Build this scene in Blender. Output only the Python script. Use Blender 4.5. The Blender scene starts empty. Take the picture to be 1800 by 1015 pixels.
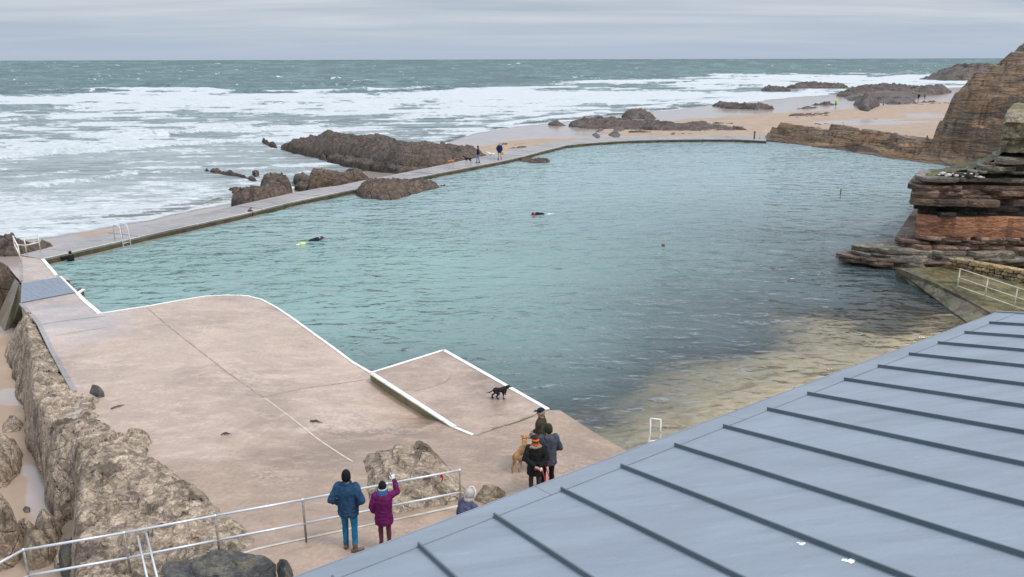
import bpy, bmesh, math, random
import numpy as np
from mathutils import Vector, Matrix, Euler

S = bpy.context.scene
COL = S.collection
# ---------------------------------------------------------------- camera
F, CX, CY, CAMH = 1370.0, 900.0, 507.5, 11.0
PITCH = math.atan(403.0 / F)
RCAM = (Matrix.Rotation(math.pi/2 - PITCH, 3, 'X') @ Matrix.Rotation(-0.0023, 3, 'Z'))
cd = bpy.data.cameras.new('camera'); cam = bpy.data.objects.new('camera', cd); COL.objects.link(cam)
cd.sensor_width = 36.0; cd.lens = F/1800*36.0; cd.clip_start = 0.1; cd.clip_end = 60000
cam.location = (0, 0, CAMH); cam.rotation_euler = RCAM.to_euler(); S.camera = cam
# ---------------------------------------------------------------- world and sun (overcast)
W = bpy.data.worlds.new('World'); S.world = W; W.use_nodes = True
SUN_EL, SUN_ROT = math.radians(58), math.radians(115)
def build_world():
    nt = W.node_tree; N = nt.nodes; L = nt.links; N.clear()
    out = N.new('ShaderNodeOutputWorld'); bg = N.new('ShaderNodeBackground'); L.new(bg.outputs[0], out.inputs[0])
    sky = N.new('ShaderNodeTexSky'); sky.sky_type = 'NISHITA'; sky.sun_disc = False
    sky.sun_elevation = SUN_EL; sky.sun_rotation = SUN_ROT; sky.altitude = 20; sky.air_density = 1; sky.dust_density = 3
    bg.inputs['Strength'].default_value = 0.12
    tc = N.new('ShaderNodeTexCoord')
    sep = N.new('ShaderNodeSeparateXYZ'); L.new(tc.outputs['Generated'], sep.inputs[0])
    # project onto a cloud ceiling: xy / (z + .12)
    mx = N.new('ShaderNodeMath'); mx.operation = 'MAXIMUM'; L.new(sep.outputs[2], mx.inputs[0]); mx.inputs[1].default_value = 0
    ad = N.new('ShaderNodeMath'); ad.operation = 'ADD'; L.new(mx.outputs[0], ad.inputs[0]); ad.inputs[1].default_value = 0.045
    cx = N.new('ShaderNodeVectorMath'); cx.operation = 'DIVIDE'; L.new(tc.outputs['Generated'], cx.inputs[0])
    cb = N.new('ShaderNodeCombineXYZ')
    for i in range(3): L.new(ad.outputs[0], cb.inputs[i])
    L.new(cb.outputs[0], cx.inputs[1])
    mp = N.new('ShaderNodeMapping'); L.new(cx.outputs[0], mp.inputs[0]); mp.inputs['Scale'].default_value = (0.20, 0.40, 0)
    mp.inputs['Location'].default_value = (3.1, 1.7, 0)
    nz = N.new('ShaderNodeTexNoise'); L.new(mp.outputs[0], nz.inputs['Vector']); nz.inputs['Scale'].default_value = 1.0
    nz.inputs['Detail'].default_value = 7; nz.inputs['Roughness'].default_value = 0.55; nz.inputs['Distortion'].default_value = 0.4
    cr = N.new('ShaderNodeValToRGB'); L.new(nz.outputs[0], cr.inputs[0])
    e = cr.color_ramp.elements
    e[0].position = 0.36; e[0].color = (2.6, 3.05, 3.6, 1)
    e[1].position = 0.66; e[1].color = (4.0, 4.2, 4.5, 1)
    # even bluish veil towards the horizon
    hr = N.new('ShaderNodeMapRange'); L.new(sep.outputs[2], hr.inputs[0]); hr.inputs[1].default_value = 0.0; hr.inputs[2].default_value = 0.06
    hm = N.new('ShaderNodeMixRGB'); L.new(hr.outputs[0], hm.inputs[0]); hm.inputs[1].default_value = (2.7, 3.2, 3.95, 1); L.new(cr.outputs[0], hm.inputs[2])
    # overcast sky: about twice as bright overhead as low down (CIE overcast luminance)
    zr = N.new('ShaderNodeMapRange'); zr.interpolation_type = 'SMOOTHSTEP'; L.new(sep.outputs[2], zr.inputs[0])
    zr.inputs[1].default_value = 0.08; zr.inputs[2].default_value = 1.0; zr.inputs[3].default_value = 1.0; zr.inputs[4].default_value = 2.5
    sc = N.new('ShaderNodeVectorMath'); sc.operation = 'SCALE'; L.new(hm.outputs[0], sc.inputs[0]); L.new(zr.outputs[0], sc.inputs['Scale'])
    m = N.new('ShaderNodeMixRGB'); m.inputs[0].default_value = 0.95
    L.new(sky.outputs[0], m.inputs[1]); L.new(sc.outputs[0], m.inputs[2]); L.new(m.outputs[0], bg.inputs[0])
build_world()
sl = bpy.data.lights.new('sun', 'SUN'); sun = bpy.data.objects.new('sun', sl); COL.objects.link(sun)
sl.energy = 1.4; sl.angle = math.radians(14); sl.color = (1, 0.96, 0.9)
# direction from which light comes: left-front of the camera
az = SUN_ROT
sd = Vector((math.sin(az)*math.cos(SUN_EL), math.cos(az)*math.cos(SUN_EL), math.sin(SUN_EL)))
sun.rotation_euler = sd.to_track_quat('Z', 'Y').to_euler()
S.view_settings.view_transform = 'Standard'; S.view_settings.look = 'None'
S.view_settings.gamma = 1; S.view_settings.use_curve_mapping = False
S.view_settings.exposure = 0.5
S.render.engine = 'CYCLES'
S.cycles.max_bounces = 6; S.cycles.transparent_max_bounces = 12
# ---------------------------------------------------------------- geometry of the photograph
R_ = np.array(RCAM)
def ray(u, v):
    d = np.array([(u-CX)/F, -(v-CY)/F, -1.0]); return R_ @ d
def P(u, v, z=0.0):
    d = ray(u, v); k = (z - CAMH)/d[2]
    return np.array([d[0]*k, d[1]*k, z])
def PY(u, v, y):
    d = ray(u, v); k = y/d[1]
    return np.array([d[0]*k, y, CAMH + d[2]*k])
def proj(x, y, z):
    w = np.stack([x, y, np.asarray(z)-CAMH], -1) @ R_     # R^T w
    k = -w[..., 2]; k = np.where(k < .01, .01, k)
    return CX + F*w[..., 0]/k, CY - F*w[..., 1]/k
def poly(pts, z=None):
    return np.array([P(p[0], p[1], p[2] if len(p) > 2 else z)[:2] for p in pts])
def inside(x, y, pg):
    x = np.asarray(x); y = np.asarray(y); r = np.zeros(x.shape, bool); n = len(pg)
    for i in range(n):
        x1, y1 = pg[i]; x2, y2 = pg[(i+1) % n]
        if y1 == y2: continue
        c = ((y1 > y) != (y2 > y)) & (x < (x2-x1)*(y-y1)/(y2-y1)+x1); r ^= c
    return r
def dseg(x, y, pts, closed=True):
    d = np.full(np.shape(x), 1e9); n = len(pts)
    for i in range(n if closed else n-1):
        a = pts[i]; b = pts[(i+1) % n]; e = b-a; L2 = max((e**2).sum(), 1e-9)
        t = np.clip(((x-a[0])*e[0]+(y-a[1])*e[1])/L2, 0, 1)
        d = np.minimum(d, np.hypot(x-a[0]-t*e[0], y-a[1]-t*e[1]))
    return d
def sdist(x, y, pg):
    d = dseg(x, y, pg); return np.where(inside(x, y, pg), d, -d)
# ---------------------------------------------------------------- numpy noise
def _h(ix, iy, iz, s):
    h = (ix*374761393 + iy*668265263 + iz*1442695041 + s*974634777) & 0xffffffff
    h = ((h ^ (h >> 13))*1274126177) & 0xffffffff
    h = ((h ^ (h >> 16))*2246822519) & 0xffffffff
    return ((h ^ (h >> 15)) & 0xffffff)/float(0xffffff)
def vn(x, y, z=0.0, s=0):
    x, y, z = np.broadcast_arrays(np.asarray(x, float), np.asarray(y, float), np.asarray(z, float))
    ix = np.floor(x).astype(np.int64); iy = np.floor(y).astype(np.int64); iz = np.floor(z).astype(np.int64)
    fx = x-ix; fy = y-iy; fz = z-iz
    q = lambda t: t*t*t*(t*(t*6-15)+10)
    fx, fy, fz = q(fx), q(fy), q(fz)
    def L(a, b, t): return a+(b-a)*t
    c = [[[_h(ix+i, iy+j, iz+k, s) for k in (0, 1)] for j in (0, 1)] for i in (0, 1)]
    return L(L(L(c[0][0][0], c[1][0][0], fx), L(c[0][1][0], c[1][1][0], fx), fy),
             L(L(c[0][0][1], c[1][0][1], fx), L(c[0][1][1], c[1][1][1], fx), fy), fz)*2-1
def fbm(x, y, z=0.0, o=5, s=0, g=0.5, ridged=False):
    r = 0; a = 1.0; t = 0
    for i in range(o):
        n = vn(x, y, z, s+i*17)
        if ridged: n = 1-2*np.abs(n)
        r = r + a*n; t += a; a *= g; x = np.asarray(x)*2.03+5.1; y = np.asarray(y)*2.03+3.7; z = np.asarray(z)*2.03+1.3
    return r/t
def worley(x, y, s=0):
    ix = np.floor(x).astype(np.int64); iy = np.floor(y).astype(np.int64)
    f1 = np.full(x.shape, 9.); f2 = np.full(x.shape, 9.); idc = np.zeros(x.shape)
    for i in (-1, 0, 1):
        for j in (-1, 0, 1):
            cx = ix+i; cy = iy+j; z = np.zeros_like(cx)
            d = np.hypot(cx+.1+.8*_h(cx, cy, z, s)-x, cy+.1+.8*_h(cx, cy, z+1, s)-y)
            m = d < f1; f2 = np.where(m, f1, np.minimum(f2, d)); idc = np.where(m, _h(cx, cy, z+2, s), idc); f1 = np.where(m, d, f1)
    return f1, f2, idc
def facets(x, y, s, tilt=.5, off=.4):
    """broken rock: every cell is a block with its own height and its own tilted face; returns relief and crack distance"""
    x = np.asarray(x); y = np.asarray(y)
    ix = np.floor(x).astype(np.int64); iy = np.floor(y).astype(np.int64)
    f1 = np.full(x.shape, 9.); f2 = np.full(x.shape, 9.); r = np.zeros(x.shape)
    for i in (-1, 0, 1):
        for j in (-1, 0, 1):
            cx = ix+i; cy = iy+j; z = np.zeros_like(cx)
            px = cx+.05+.9*_h(cx, cy, z, s)-x; py = cy+.05+.9*_h(cx, cy, z+1, s)-y; d = np.hypot(px, py); m = d < f1
            q = off*(_h(cx, cy, z+2, s)-.5)-tilt*((_h(cx, cy, z+3, s)-.5)*2*px+(_h(cx, cy, z+4, s)-.5)*2*py)
            f2 = np.where(m, f1, np.minimum(f2, d)); r = np.where(m, q, r); f1 = np.where(m, d, f1)
    return r, f2-f1
def sst(a, b, x):
    t = np.clip((x-a)/(b-a), 0, 1); return t*t*(3-2*t)
# ---------------------------------------------------------------- object helpers
def tag(o, label=None, cat=None, group=None, kind=None):
    if label: o['label'] = label
    if cat: o['category'] = cat
    if group: o['group'] = group
    if kind: o['kind'] = kind
    return o
def mesh(name, v, f, mat=None, parent=None, smooth=False, attrs=None, origin=None):
    me = bpy.data.meshes.new(name)
    v = np.asarray(v, float)
    if origin is not None: v = v-np.asarray(origin, float)
    if isinstance(f, np.ndarray):
        n = f.shape[1]
        me.vertices.add(len(v)); me.vertices.foreach_set('co', v.ravel())
        me.loops.add(f.size); me.loops.foreach_set('vertex_index', f.ravel().astype(np.int32))
        me.polygons.add(len(f)); me.polygons.foreach_set('loop_start', np.arange(0, f.size, n, dtype=np.int32))
        me.update(calc_edges=True); me.validate()
    else:
        me.from_pydata(v.tolist(), [], f)
    if smooth: me.polygons.foreach_set('use_smooth', np.ones(len(me.polygons), bool))
    for k, a in (attrs or {}).items():
        at = me.attributes.new(k, 'FLOAT', 'POINT'); at.data.foreach_set('value', np.asarray(a, np.float32))
    if mat is not None: me.materials.append(mat)
    me.update()
    o = bpy.data.objects.new(name, me); COL.objects.link(o)
    if origin is not None: o.location = origin
    if parent is not None: o.parent = parent
    return o
def empty(name, loc=(0, 0, 0), rz=0):
    o = bpy.data.objects.new(name, None); COL.objects.link(o); o.location = loc; o.rotation_euler = (0, 0, rz); o.empty_display_size = .2
    return o
def bmo(name, bm, mat=None, parent=None, smooth=False):
    me = bpy.data.meshes.new(name); bm.normal_update(); bm.to_mesh(me); bm.free()
    if smooth: me.polygons.foreach_set('use_smooth', np.ones(len(me.polygons), bool))
    if mat is not None: me.materials.append(mat)
    o = bpy.data.objects.new(name, me); COL.objects.link(o)
    if parent is not None: o.parent = parent
    return o
def grid_faces(nr, nc, keep=None):
    i = np.arange(nr*nc).reshape(nr, nc)
    f = np.stack([i[:-1, :-1], i[:-1, 1:], i[1:, 1:], i[1:, :-1]], -1).reshape(-1, 4)
    if keep is not None:
        k = keep.ravel(); f = f[k[f].all(1)]
    return f
def compact(v, f, attrs):
    u, inv = np.unique(f, return_inverse=True)
    return v[u], inv.reshape(f.shape), {k: np.asarray(a).ravel()[u] for k, a in attrs.items()}
def prism(pg, z0, z1):
    """closed prism; z1 may be list per vertex"""
    n = len(pg); a = np.array(pg)
    area = sum(a[i][0]*a[(i+1) % n][1]-a[(i+1) % n][0]*a[i][1] for i in range(n))
    zt = list(z1) if hasattr(z1, '__len__') else [z1]*n
    if area < 0: a = a[::-1]; zt = zt[::-1]
    v = [(p[0], p[1], z0) for p in a]+[(p[0], p[1], zt[i]) for i, p in enumerate(a)]
    f = [list(range(n))[::-1], [n+i for i in range(n)]]+[[i, (i+1) % n, n+(i+1) % n, n+i] for i in range(n)]
    return v, f
def box_bm(bm, c, sz, rot=None):
    m = Matrix.Translation(c) @ (rot.to_4x4() if rot is not None else Matrix.Identity(4)) @ Matrix.Diagonal((*sz, 1))
    return bmesh.ops.create_cube(bm, size=1, matrix=m)
def tube_bm(bm, pts, r, n=8, caps=True):
    pts = [Vector(p) for p in pts]; rs = r if hasattr(r, '__len__') else [r]*len(pts)
    rings = []; up = None
    for i, p in enumerate(pts):
        t = (pts[min(i+1, len(pts)-1)]-pts[max(i-1, 0)]).normalized()
        if up is None: up = t.orthogonal().normalized()
        else: up = (up-t*up.dot(t)).normalized()
        b = t.cross(up)
        rings.append([bm.verts.new(p+(up*math.cos(a)+b*math.sin(a))*rs[i]) for a in [2*math.pi*k/n for k in range(n)]])
    for a, b in zip(rings, rings[1:]):
        for k in range(n): bm.faces.new((a[k], a[(k+1) % n], b[(k+1) % n], b[k]))
    if caps: bm.faces.new(rings[0][::-1]); bm.faces.new(rings[-1])
def tube(name, pts, r, mat, parent=None, n=8):
    bm = bmesh.new(); tube_bm(bm, pts, r, n); return bmo(name, bm, mat, parent, True)
# ---------------------------------------------------------------- material helpers
class NT:
    def __init__(s, name):
        s.m = bpy.data.materials.new(name); s.m.use_nodes = True; s.t = s.m.node_tree; s.t.nodes.clear()
        s.out = s.t.nodes.new('ShaderNodeOutputMaterial'); s.geo = s.t.nodes.new('ShaderNodeNewGeometry')
        s.pos = s.geo.outputs['Position']
    def n(s, ty, **k):
        x = s.t.nodes.new('ShaderNode'+ty)
        for a, b in k.items(): setattr(x, a, b)
        return x
    def put(s, sock, v):
        if isinstance(v, bpy.types.NodeSocket): s.t.links.new(v, sock)
        elif v is not None:
            if isinstance(v, (tuple, list)) and len(v) == 3 and sock.type == 'RGBA': v = (*v, 1)
            sock.default_value = v
    def map(s, scale, vec=None, rot=(0, 0, 0), loc=(0, 0, 0)):
        m = s.n('Mapping'); s.put(m.inputs[0], vec or s.pos); m.inputs['Scale'].default_value = scale
        m.inputs['Rotation'].default_value = rot; m.inputs['Location'].default_value = loc; return m.outputs[0]
    def noise(s, scale=1, detail=5, rough=.55, vec=None, dist=0):
        x = s.n('TexNoise'); s.put(x.inputs['Vector'], vec or s.pos); x.inputs['Scale'].default_value = scale
        x.inputs['Detail'].default_value = detail; x.inputs['Roughness'].default_value = rough; x.inputs['Distortion'].default_value = dist
        return x.outputs[0]
    def vor(s, scale=1, vec=None, feat='DISTANCE_TO_EDGE'):
        x = s.n('TexVoronoi', feature=feat); s.put(x.inputs['Vector'], vec or s.pos); x.inputs['Scale'].default_value = scale; return x.outputs[0]
    def math(s, op, a, b=0.0, c=None):
        x = s.n('Math', operation=op); s.put(x.inputs[0], a); s.put(x.inputs[1], b)
        if c is not None: s.put(x.inputs[2], c)
        return x.outputs[0]
    def mr(s, v, a, b, c=0.0, d=1.0, smooth=True):
        x = s.n('MapRange', interpolation_type='SMOOTHSTEP' if smooth else 'LINEAR'); s.put(x.inputs[0], v)
        for i, q in enumerate((a, b, c, d)): s.put(x.inputs[i+1], q)
        return x.outputs[0]
    def mix(s, f, a, b, mode='MIX'):
        x = s.n('MixRGB', blend_type=mode); s.put(x.inputs[0], f); s.put(x.inputs[1], a); s.put(x.inputs[2], b); return x.outputs[0]
    def ramp(s, v, stops):
        x = s.n('ValToRGB'); s.put(x.inputs[0], v); e = x.color_ramp.elements
        while len(e) < len(stops): e.new(0.5)
        for q, (p, c) in zip(e, stops): q.position = p; q.color = (*c, 1)
        return x.outputs[0]
    def attr(s, name): return s.n('Attribute', attribute_name=name).outputs['Fac']
    def bump(s, h, strength=1, dist=.1, normal=None):
        x = s.n('Bump'); s.put(x.inputs['Height'], h); x.inputs['Strength'].default_value = strength; x.inputs['Distance'].default_value = dist
        if normal: s.put(x.inputs['Normal'], normal)
        return x.outputs[0]
    def bsdf(s, col, rough=.6, normal=None, spec=.5, metal=0):
        x = s.n('BsdfPrincipled'); s.put(x.inputs['Base Color'], col); s.put(x.inputs['Roughness'], rough); s.put(x.inputs['Specular IOR Level'], spec)
        s.put(x.inputs['Metallic'], metal)
        if normal: s.put(x.inputs['Normal'], normal)
        return x.outputs[0]
    def mixs(s, f, a, b):
        x = s.n('MixShader'); s.put(x.inputs[0], f); s.t.links.new(a, x.inputs[1]); s.t.links.new(b, x.inputs[2]); return x.outputs[0]
    def done(s, sh): s.t.links.new(sh, s.out.inputs[0]); return s.m
def simple(name, col, rough=.6, var=.15, scale=6, metal=0, bump=0, spec=.5):
    t = NT(name); tc = t.n('TexCoord').outputs['Object']
    nz = t.noise(scale, 4, vec=tc)
    c = t.mix(t.mr(nz, .3, .7), tuple(x*(1-var) for x in col), tuple(min(1, x*(1+var)) for x in col))
    nm = t.bump(nz, 1, bump) if bump else None
    return t.done(t.bsdf(c, rough, nm, spec, metal))
def cloth(name, col, rough=.9, fold=.01):
    t = NT(name); tc = t.n('TexCoord').outputs['Object']
    nz = t.noise(9, 3, vec=t.map((1, 1, .5), tc)); fine = t.noise(160, 2, vec=tc)
    c = t.mix(t.mr(nz, .3, .7), tuple(x*.78 for x in col), tuple(min(1, x*1.2) for x in col))
    return t.done(t.bsdf(c, rough, t.bump(t.math('ADD', nz, t.math('MULTIPLY', fine, .05)), 1, fold), .25))
def rock_mat(name, dark, mid, light, scale=1.0, bump=.12, lichen=None, wet=.0, stretch=(1, 1, 1), moss=None, rot=(0, 0, 0)):
    t = NT(name); v = t.map(stretch, rot=rot)
    n1 = t.noise(.6*scale, 8, .6, v, .3); n2 = t.noise(3.2*scale, 8, .65, v, .6); n3 = t.noise(14*scale, 5, .6, v)
    cr = t.vor(1.3*scale, t.map((1, 1, 1), t.mix(.12, v, t.noise(2*scale, 3, vec=v))))
    c = t.ramp(n1, [(.36, dark), (.5, mid), (.64, light)])
    c = t.mix(t.mr(n2, .35, .68), c, tuple(x*.42 for x in dark), 'MIX') if False else t.mix(.55, c, t.ramp(n2, [(.40, tuple(x*.7 for x in dark)), (.5, mid), (.60, tuple(x*1.15 for x in light))]))
    c = t.mix(t.mr(n3, .40, .65, 0, .6), c, dark)
    c = t.mix(t.math('MULTIPLY', t.mr(t.noise(.45*scale, 6, .7, v, .8), .51, .60), .75), c, tuple(x*.45 for x in dark))
    if lichen: c = t.mix(t.math('MULTIPLY', t.mr(t.noise(1.1*scale, 6, .7, v), .52, .68), .75), c, lichen)
    if moss:
        up = t.n('SeparateXYZ'); t.put(up.inputs[0], t.geo.outputs['Normal'])
        c = t.mix(t.math('MULTIPLY', t.mr(up.outputs[2], .8, .97), t.mr(t.noise(.35, 5), .52, .64)), c, moss)
    h = t.math('ADD', t.math('MULTIPLY', n2, .8), t.math('ADD', t.math('MULTIPLY', n3, .25), t.math('MULTIPLY', t.mr(cr, 0, .06), .35)))
    nm = t.bump(h, 1, bump)
    r = t.mr(n1, .4, .6, .45-.25*wet, .85-.3*wet)
    return t.done(t.bsdf(c, r, nm, .4))
# ================================================================ MATERIALS
SEA = -1.5
def m_concrete(name, base, wetamt=.5, blue=False, streak=True, alldamp=0):
    t = NT(name)
    n1 = t.noise(.22, 6, .6, dist=.4); n2 = t.noise(1.1, 7, .65, t.map((1, 2.2, 1), rot=(0, 0, .5))); n3 = t.noise(9, 6, .6); n4 = t.noise(60, 3, .6)
    b = base
    c = t.ramp(n1, [(.33, tuple(x*.66 for x in b)), (.50, b), (.68, tuple(min(1, x*1.18) for x in b))])
    c = t.mix(t.mr(n2, .48, .66, 0, .7), c, tuple(x*y for x, y in zip(b, (1.34, 1.36, 1.4))))
    c = t.mix(t.mr(n2, .26, .44, .8, 0), c, tuple(x*y for x, y in zip(b, (.62, .60, .62))))
    c = t.mix(t.mr(n3, .35, .7, 0, .42), c, tuple(x*.6 for x in b))
    c = t.mix(t.mr(n4, .5, .8, 0, .3), c, tuple(x*.5 for x in b))
    if blue:
        sp = t.n('SeparateXYZ'); t.put(sp.inputs[0], t.pos)
        bn = t.noise(2.2, 2, .4, t.map((1, 2.4, 1), rot=(0, 0, -.3)))
        msk = t.math('MULTIPLY', t.mr(bn, .63, .68), t.attr('paint'))
        c = t.mix(t.math('MULTIPLY', msk, .75), c, (.16, .22, .42))
        c = t.mix(t.math('MULTIPLY', t.attr('paint'), .35), c, (.40, .40, .46))
        c = t.mix(t.attr('algae'), c, (.085, .075, .03))
    scuff = t.math('MULTIPLY', t.mr(t.noise(.28, 5, .6, t.map((1, 1.6, 1)), .5), .52, .62), t.mr(n3, .42, .62))
    c = t.mix(t.math('MULTIPLY', scuff, .55), c, tuple(min(1, x*y) for x, y in zip(b, (1.55, 1.62, 1.72))))
    cw = t.n('VectorMath', operation='ADD'); t.put(cw.inputs[0], t.pos)
    nv = t.n('TexNoise'); t.put(nv.inputs['Vector'], t.pos); nv.inputs['Scale'].default_value = .6; nv.inputs['Detail'].default_value = 5
    t.put(cw.inputs[1], nv.outputs['Color'])
    cr = t.vor(.17, t.map((1, 1, 1), cw.outputs[0]))
    c = t.mix(t.math('MULTIPLY', t.mr(cr, .0, .006, 1, 0), t.mr(t.noise(.2, 3), .52, .62, 0, .35)), c, tuple(x*.45 for x in b))
    dm = t.attr('damp') if not alldamp else t.math('ADD', 0.0, alldamp)
    dmp = t.mr(t.math('ADD', dm, t.math('MULTIPLY', t.math('SUBTRACT', t.noise(.5, 6, .65), .5), 1.3)), .35, .75)
    c = t.mix(t.math('MULTIPLY', dmp, .8), c, t.mix(1.0, c, (.70, .655, .60), 'MULTIPLY'))
    wet = t.mr(t.noise(.35, 5, .6, t.map((1, 1.8, 1))), .30, .5)
    r = t.mix(dmp, t.mix(wet, (.60,)*3, (.60-.50*wetamt,)*3), (.10,)*3)
    nm = t.bump(t.math('ADD', t.math('MULTIPLY', n3, .6), n4), .5, .012)
    return t.done(t.bsdf(c, r, nm, .5))
M = {}
M['deck'] = m_concrete('pool_deck_concrete', (.425, .31, .24), .9, True)
M['slab'] = m_concrete('platform_concrete', (.415, .305, .24), .9, alldamp=.55)
M['wall'] = m_concrete('sea_wall_concrete', (.285, .25, .24), .75)
def m_white():
    t = NT('worn_white_paint'); n = t.noise(2.2, 7, .7); n2 = t.noise(22, 5, .7)
    c = t.mix(t.mr(n, .4, .7), (.80, .80, .78), (.62, .60, .55))
    c = t.mix(t.mr(t.math('ADD', t.math('MULTIPLY', n, .6), t.math('MULTIPLY', n2, .4)), .58, .63), c, (.30, .26, .21))
    return t.done(t.bsdf(c, .55, t.bump(n2, .5, .01)))
M['white'] = m_white()
M['algae'] = simple('algae_concrete', (.062, .055, .022), .6, .5, 1.2, bump=.05)
M['joint'] = simple('joint_filler', (.27, .225, .18), .8, .3, 4)
M['joint_light'] = simple('pale_joint', (.50, .45, .39), .7, .15, 4)
M['rail'] = simple('galvanised_rail', (.66, .67, .70), .35, .08, 5, metal=.35)
M['post'] = simple('galvanised_post', (.30, .27, .23), .5, .25, 8, metal=.3)
M['cream'] = simple('cream_rail_paint', (.62, .57, .44), .5, .12, 6)
M['rock_dark'] = rock_mat('rock_dark_brown', (0.061, 0.042, 0.033), (0.136, 0.093, 0.068), (0.230, 0.161, 0.116), .9, .22)
M['rock_sea'] = rock_mat('rock_seaweed_brown', (0.052, 0.036, 0.029), (0.110, 0.075, 0.059), (0.185, 0.131, 0.102), .7, .25, lichen=(.11, .085, .04))
M['rock_fore'] = rock_mat('rock_foreground', (0.127, 0.091, 0.067), (0.369, 0.281, 0.209), (0.614, 0.486, 0.367), 1.5, .10, lichen=(.30, .24, .15))
M['rock_black'] = rock_mat('rock_slate_dark', (.035, .035, .038), (.09, .085, .08), (.17, .15, .12), 1.6, .05, lichen=(.20, .15, .07))
M['rock_tan'] = rock_mat('rock_tan', (.16, .115, .075), (.30, .23, .16), (.42, .34, .24), 1.4, .05)
M['far_rock'] = rock_mat('far_reef_rock', (0.061, 0.043, 0.036), (0.102, 0.074, 0.062), (0.151, 0.113, 0.097), .25, .3)
M['cliff_far'] = rock_mat('far_cliff_rock', (0.081, 0.057, 0.041), (0.201, 0.135, 0.092), (0.354, 0.215, 0.117), .45, .3, lichen=(.26, .12, .05), moss=(.16, .125, .05), stretch=(.35, .35, 3.4), rot=(.10, .12, 0))
def strat(name, d, m, l, b=.10, sc=1.0, lich=None): return rock_mat(name, d, m, l, sc, b, stretch=(.7, .7, 3), lichen=lich)
M['s_black'] = strat('strata_black', (0.013, 0.012, 0.012), (0.036, 0.032, 0.030), (0.080, 0.068, 0.060))
M['s_brown'] = strat('strata_brown', (0.058, 0.037, 0.027), (0.147, 0.093, 0.066), (0.268, 0.175, 0.125))
M['s_red'] = strat('strata_red', (0.209, 0.087, 0.048), (0.444, 0.193, 0.102), (0.601, 0.310, 0.180), .07, .9, (.16, .10, .075))
M['s_grey'] = strat('strata_grey', (0.083, 0.070, 0.056), (0.206, 0.172, 0.132), (0.386, 0.317, 0.240))
M['s_pink'] = strat('strata_pink', (0.104, 0.059, 0.041), (0.298, 0.175, 0.123), (0.493, 0.336, 0.248))
M['masonry'] = rock_mat('masonry_ochre', (0.240, 0.149, 0.061), (0.432, 0.310, 0.143), (0.600, 0.483, 0.297), 1.4, .06)
M['grass'] = rock_mat('cliff_grass', (.05, .055, .018), (.12, .115, .045), (.24, .20, .10), 2.5, .12)
def m_sand():
    t = NT('beach_sand'); w = t.attr('wet')
    n = t.noise(.09, 6, .6, t.map((.45, 1.5, 1))); g = t.noise(5, 6, .6)
    wet = t.mr(t.math('ADD', w, t.math('MULTIPLY', t.math('SUBTRACT', n, .5), 1.6)), .42, .58)
    dry = t.ramp(t.noise(.5, 6, .6), [(.3, (.30, .215, .155)), (.7, (.40, .295, .22))])
    wc = t.ramp(t.noise(.2, 6, .6), [(.3, (.30, .235, .21)), (.7, (.38, .31, .28))])
    c = t.mix(wet, dry, wc)
    r = t.mix(wet, (.75,)*3, (.16,)*3)
    foot = t.noise(2.2, 5, .7)
    nm = t.bump(t.math('ADD', t.math('MULTIPLY', g, .3), foot), .7, .03)
    nm2 = t.bump(g, .15, .01)
    a = t.bsdf(dry, .85, nm, .3); b = t.bsdf(wc, .14, nm2, .6)
    return t.done(t.mixs(wet, a, b))
M['sand'] = m_sand()
def m_sea():
    t = NT('sea_water')
    f = t.attr('foam'); dp = t.attr('depth'); gr = t.attr('green')
    n1 = t.noise(.16, 9, .68, t.map((.5, 1.25, 1)), .8)
    n2 = t.noise(1.1, 6, .7, t.map((.6, 1.3, 1)), 1.2)
    n = t.math('ADD', t.math('MULTIPLY', n1, .45), t.math('MULTIPLY', n2, .55))
    fac = t.mr(t.math('ADD', f, t.math('MULTIPLY', t.math('SUBTRACT', n, .5), 2.0)), .36, .66)
    wc = t.mix(gr, (.19, .235, .235), (.055, .135, .13))
    wc = t.mix(t.mr(t.attr('tone'), -.25, .3, .75, 0), wc, (.028, .075, .082))
    wc = t.mix(t.mr(t.attr('tone'), .15, .5, 0, .5), wc, (.11, .20, .20))
    wc = t.mix(t.attr('milky'), wc, (.40, .425, .42))
    rip = t.math('ADD', t.math('ADD', t.noise(.35, 6, .62, t.map((.45, 1.3, 1))), t.math('MULTIPLY', t.noise(.035, 5, .6, t.map((.4, 1.3, 1))), 9)), t.math('MULTIPLY', t.noise(2.5, 5, .6, t.map((.7, 1.2, 1))), .16))
    nm = t.bump(rip, 1, 1.1)
    fm = t.bump(n2, .7, .35)
    df = t.n('BsdfDiffuse'); t.put(df.inputs[0], wc); t.put(df.inputs['Normal'], nm)
    gl = t.n('BsdfGlossy'); gl.inputs['Roughness'].default_value = .16; t.put(gl.inputs['Normal'], nm)
    fr = t.n('Fresnel'); fr.inputs[0].default_value = 1.333
    water = t.mixs(t.math('MINIMUM', fr.outputs[0], .30), df.outputs[0], gl.outputs[0])   # wave slopes keep the mean reflectance low
    foam = t.bsdf(t.mix(t.mr(n2, .3, .7), (.40, .43, .45), (.62, .635, .65)), .85, fm, .2)
    s = t.mixs(fac, water, foam)
    tr = t.n('BsdfTransparent').outputs[0]
    op = t.math('MAXIMUM', t.mr(dp, .0, .32), t.math('MULTIPLY', fac, t.mr(dp, .0, .05)))
    return t.done(t.mixs(op, tr, s))
M['sea'] = m_sea()
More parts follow.
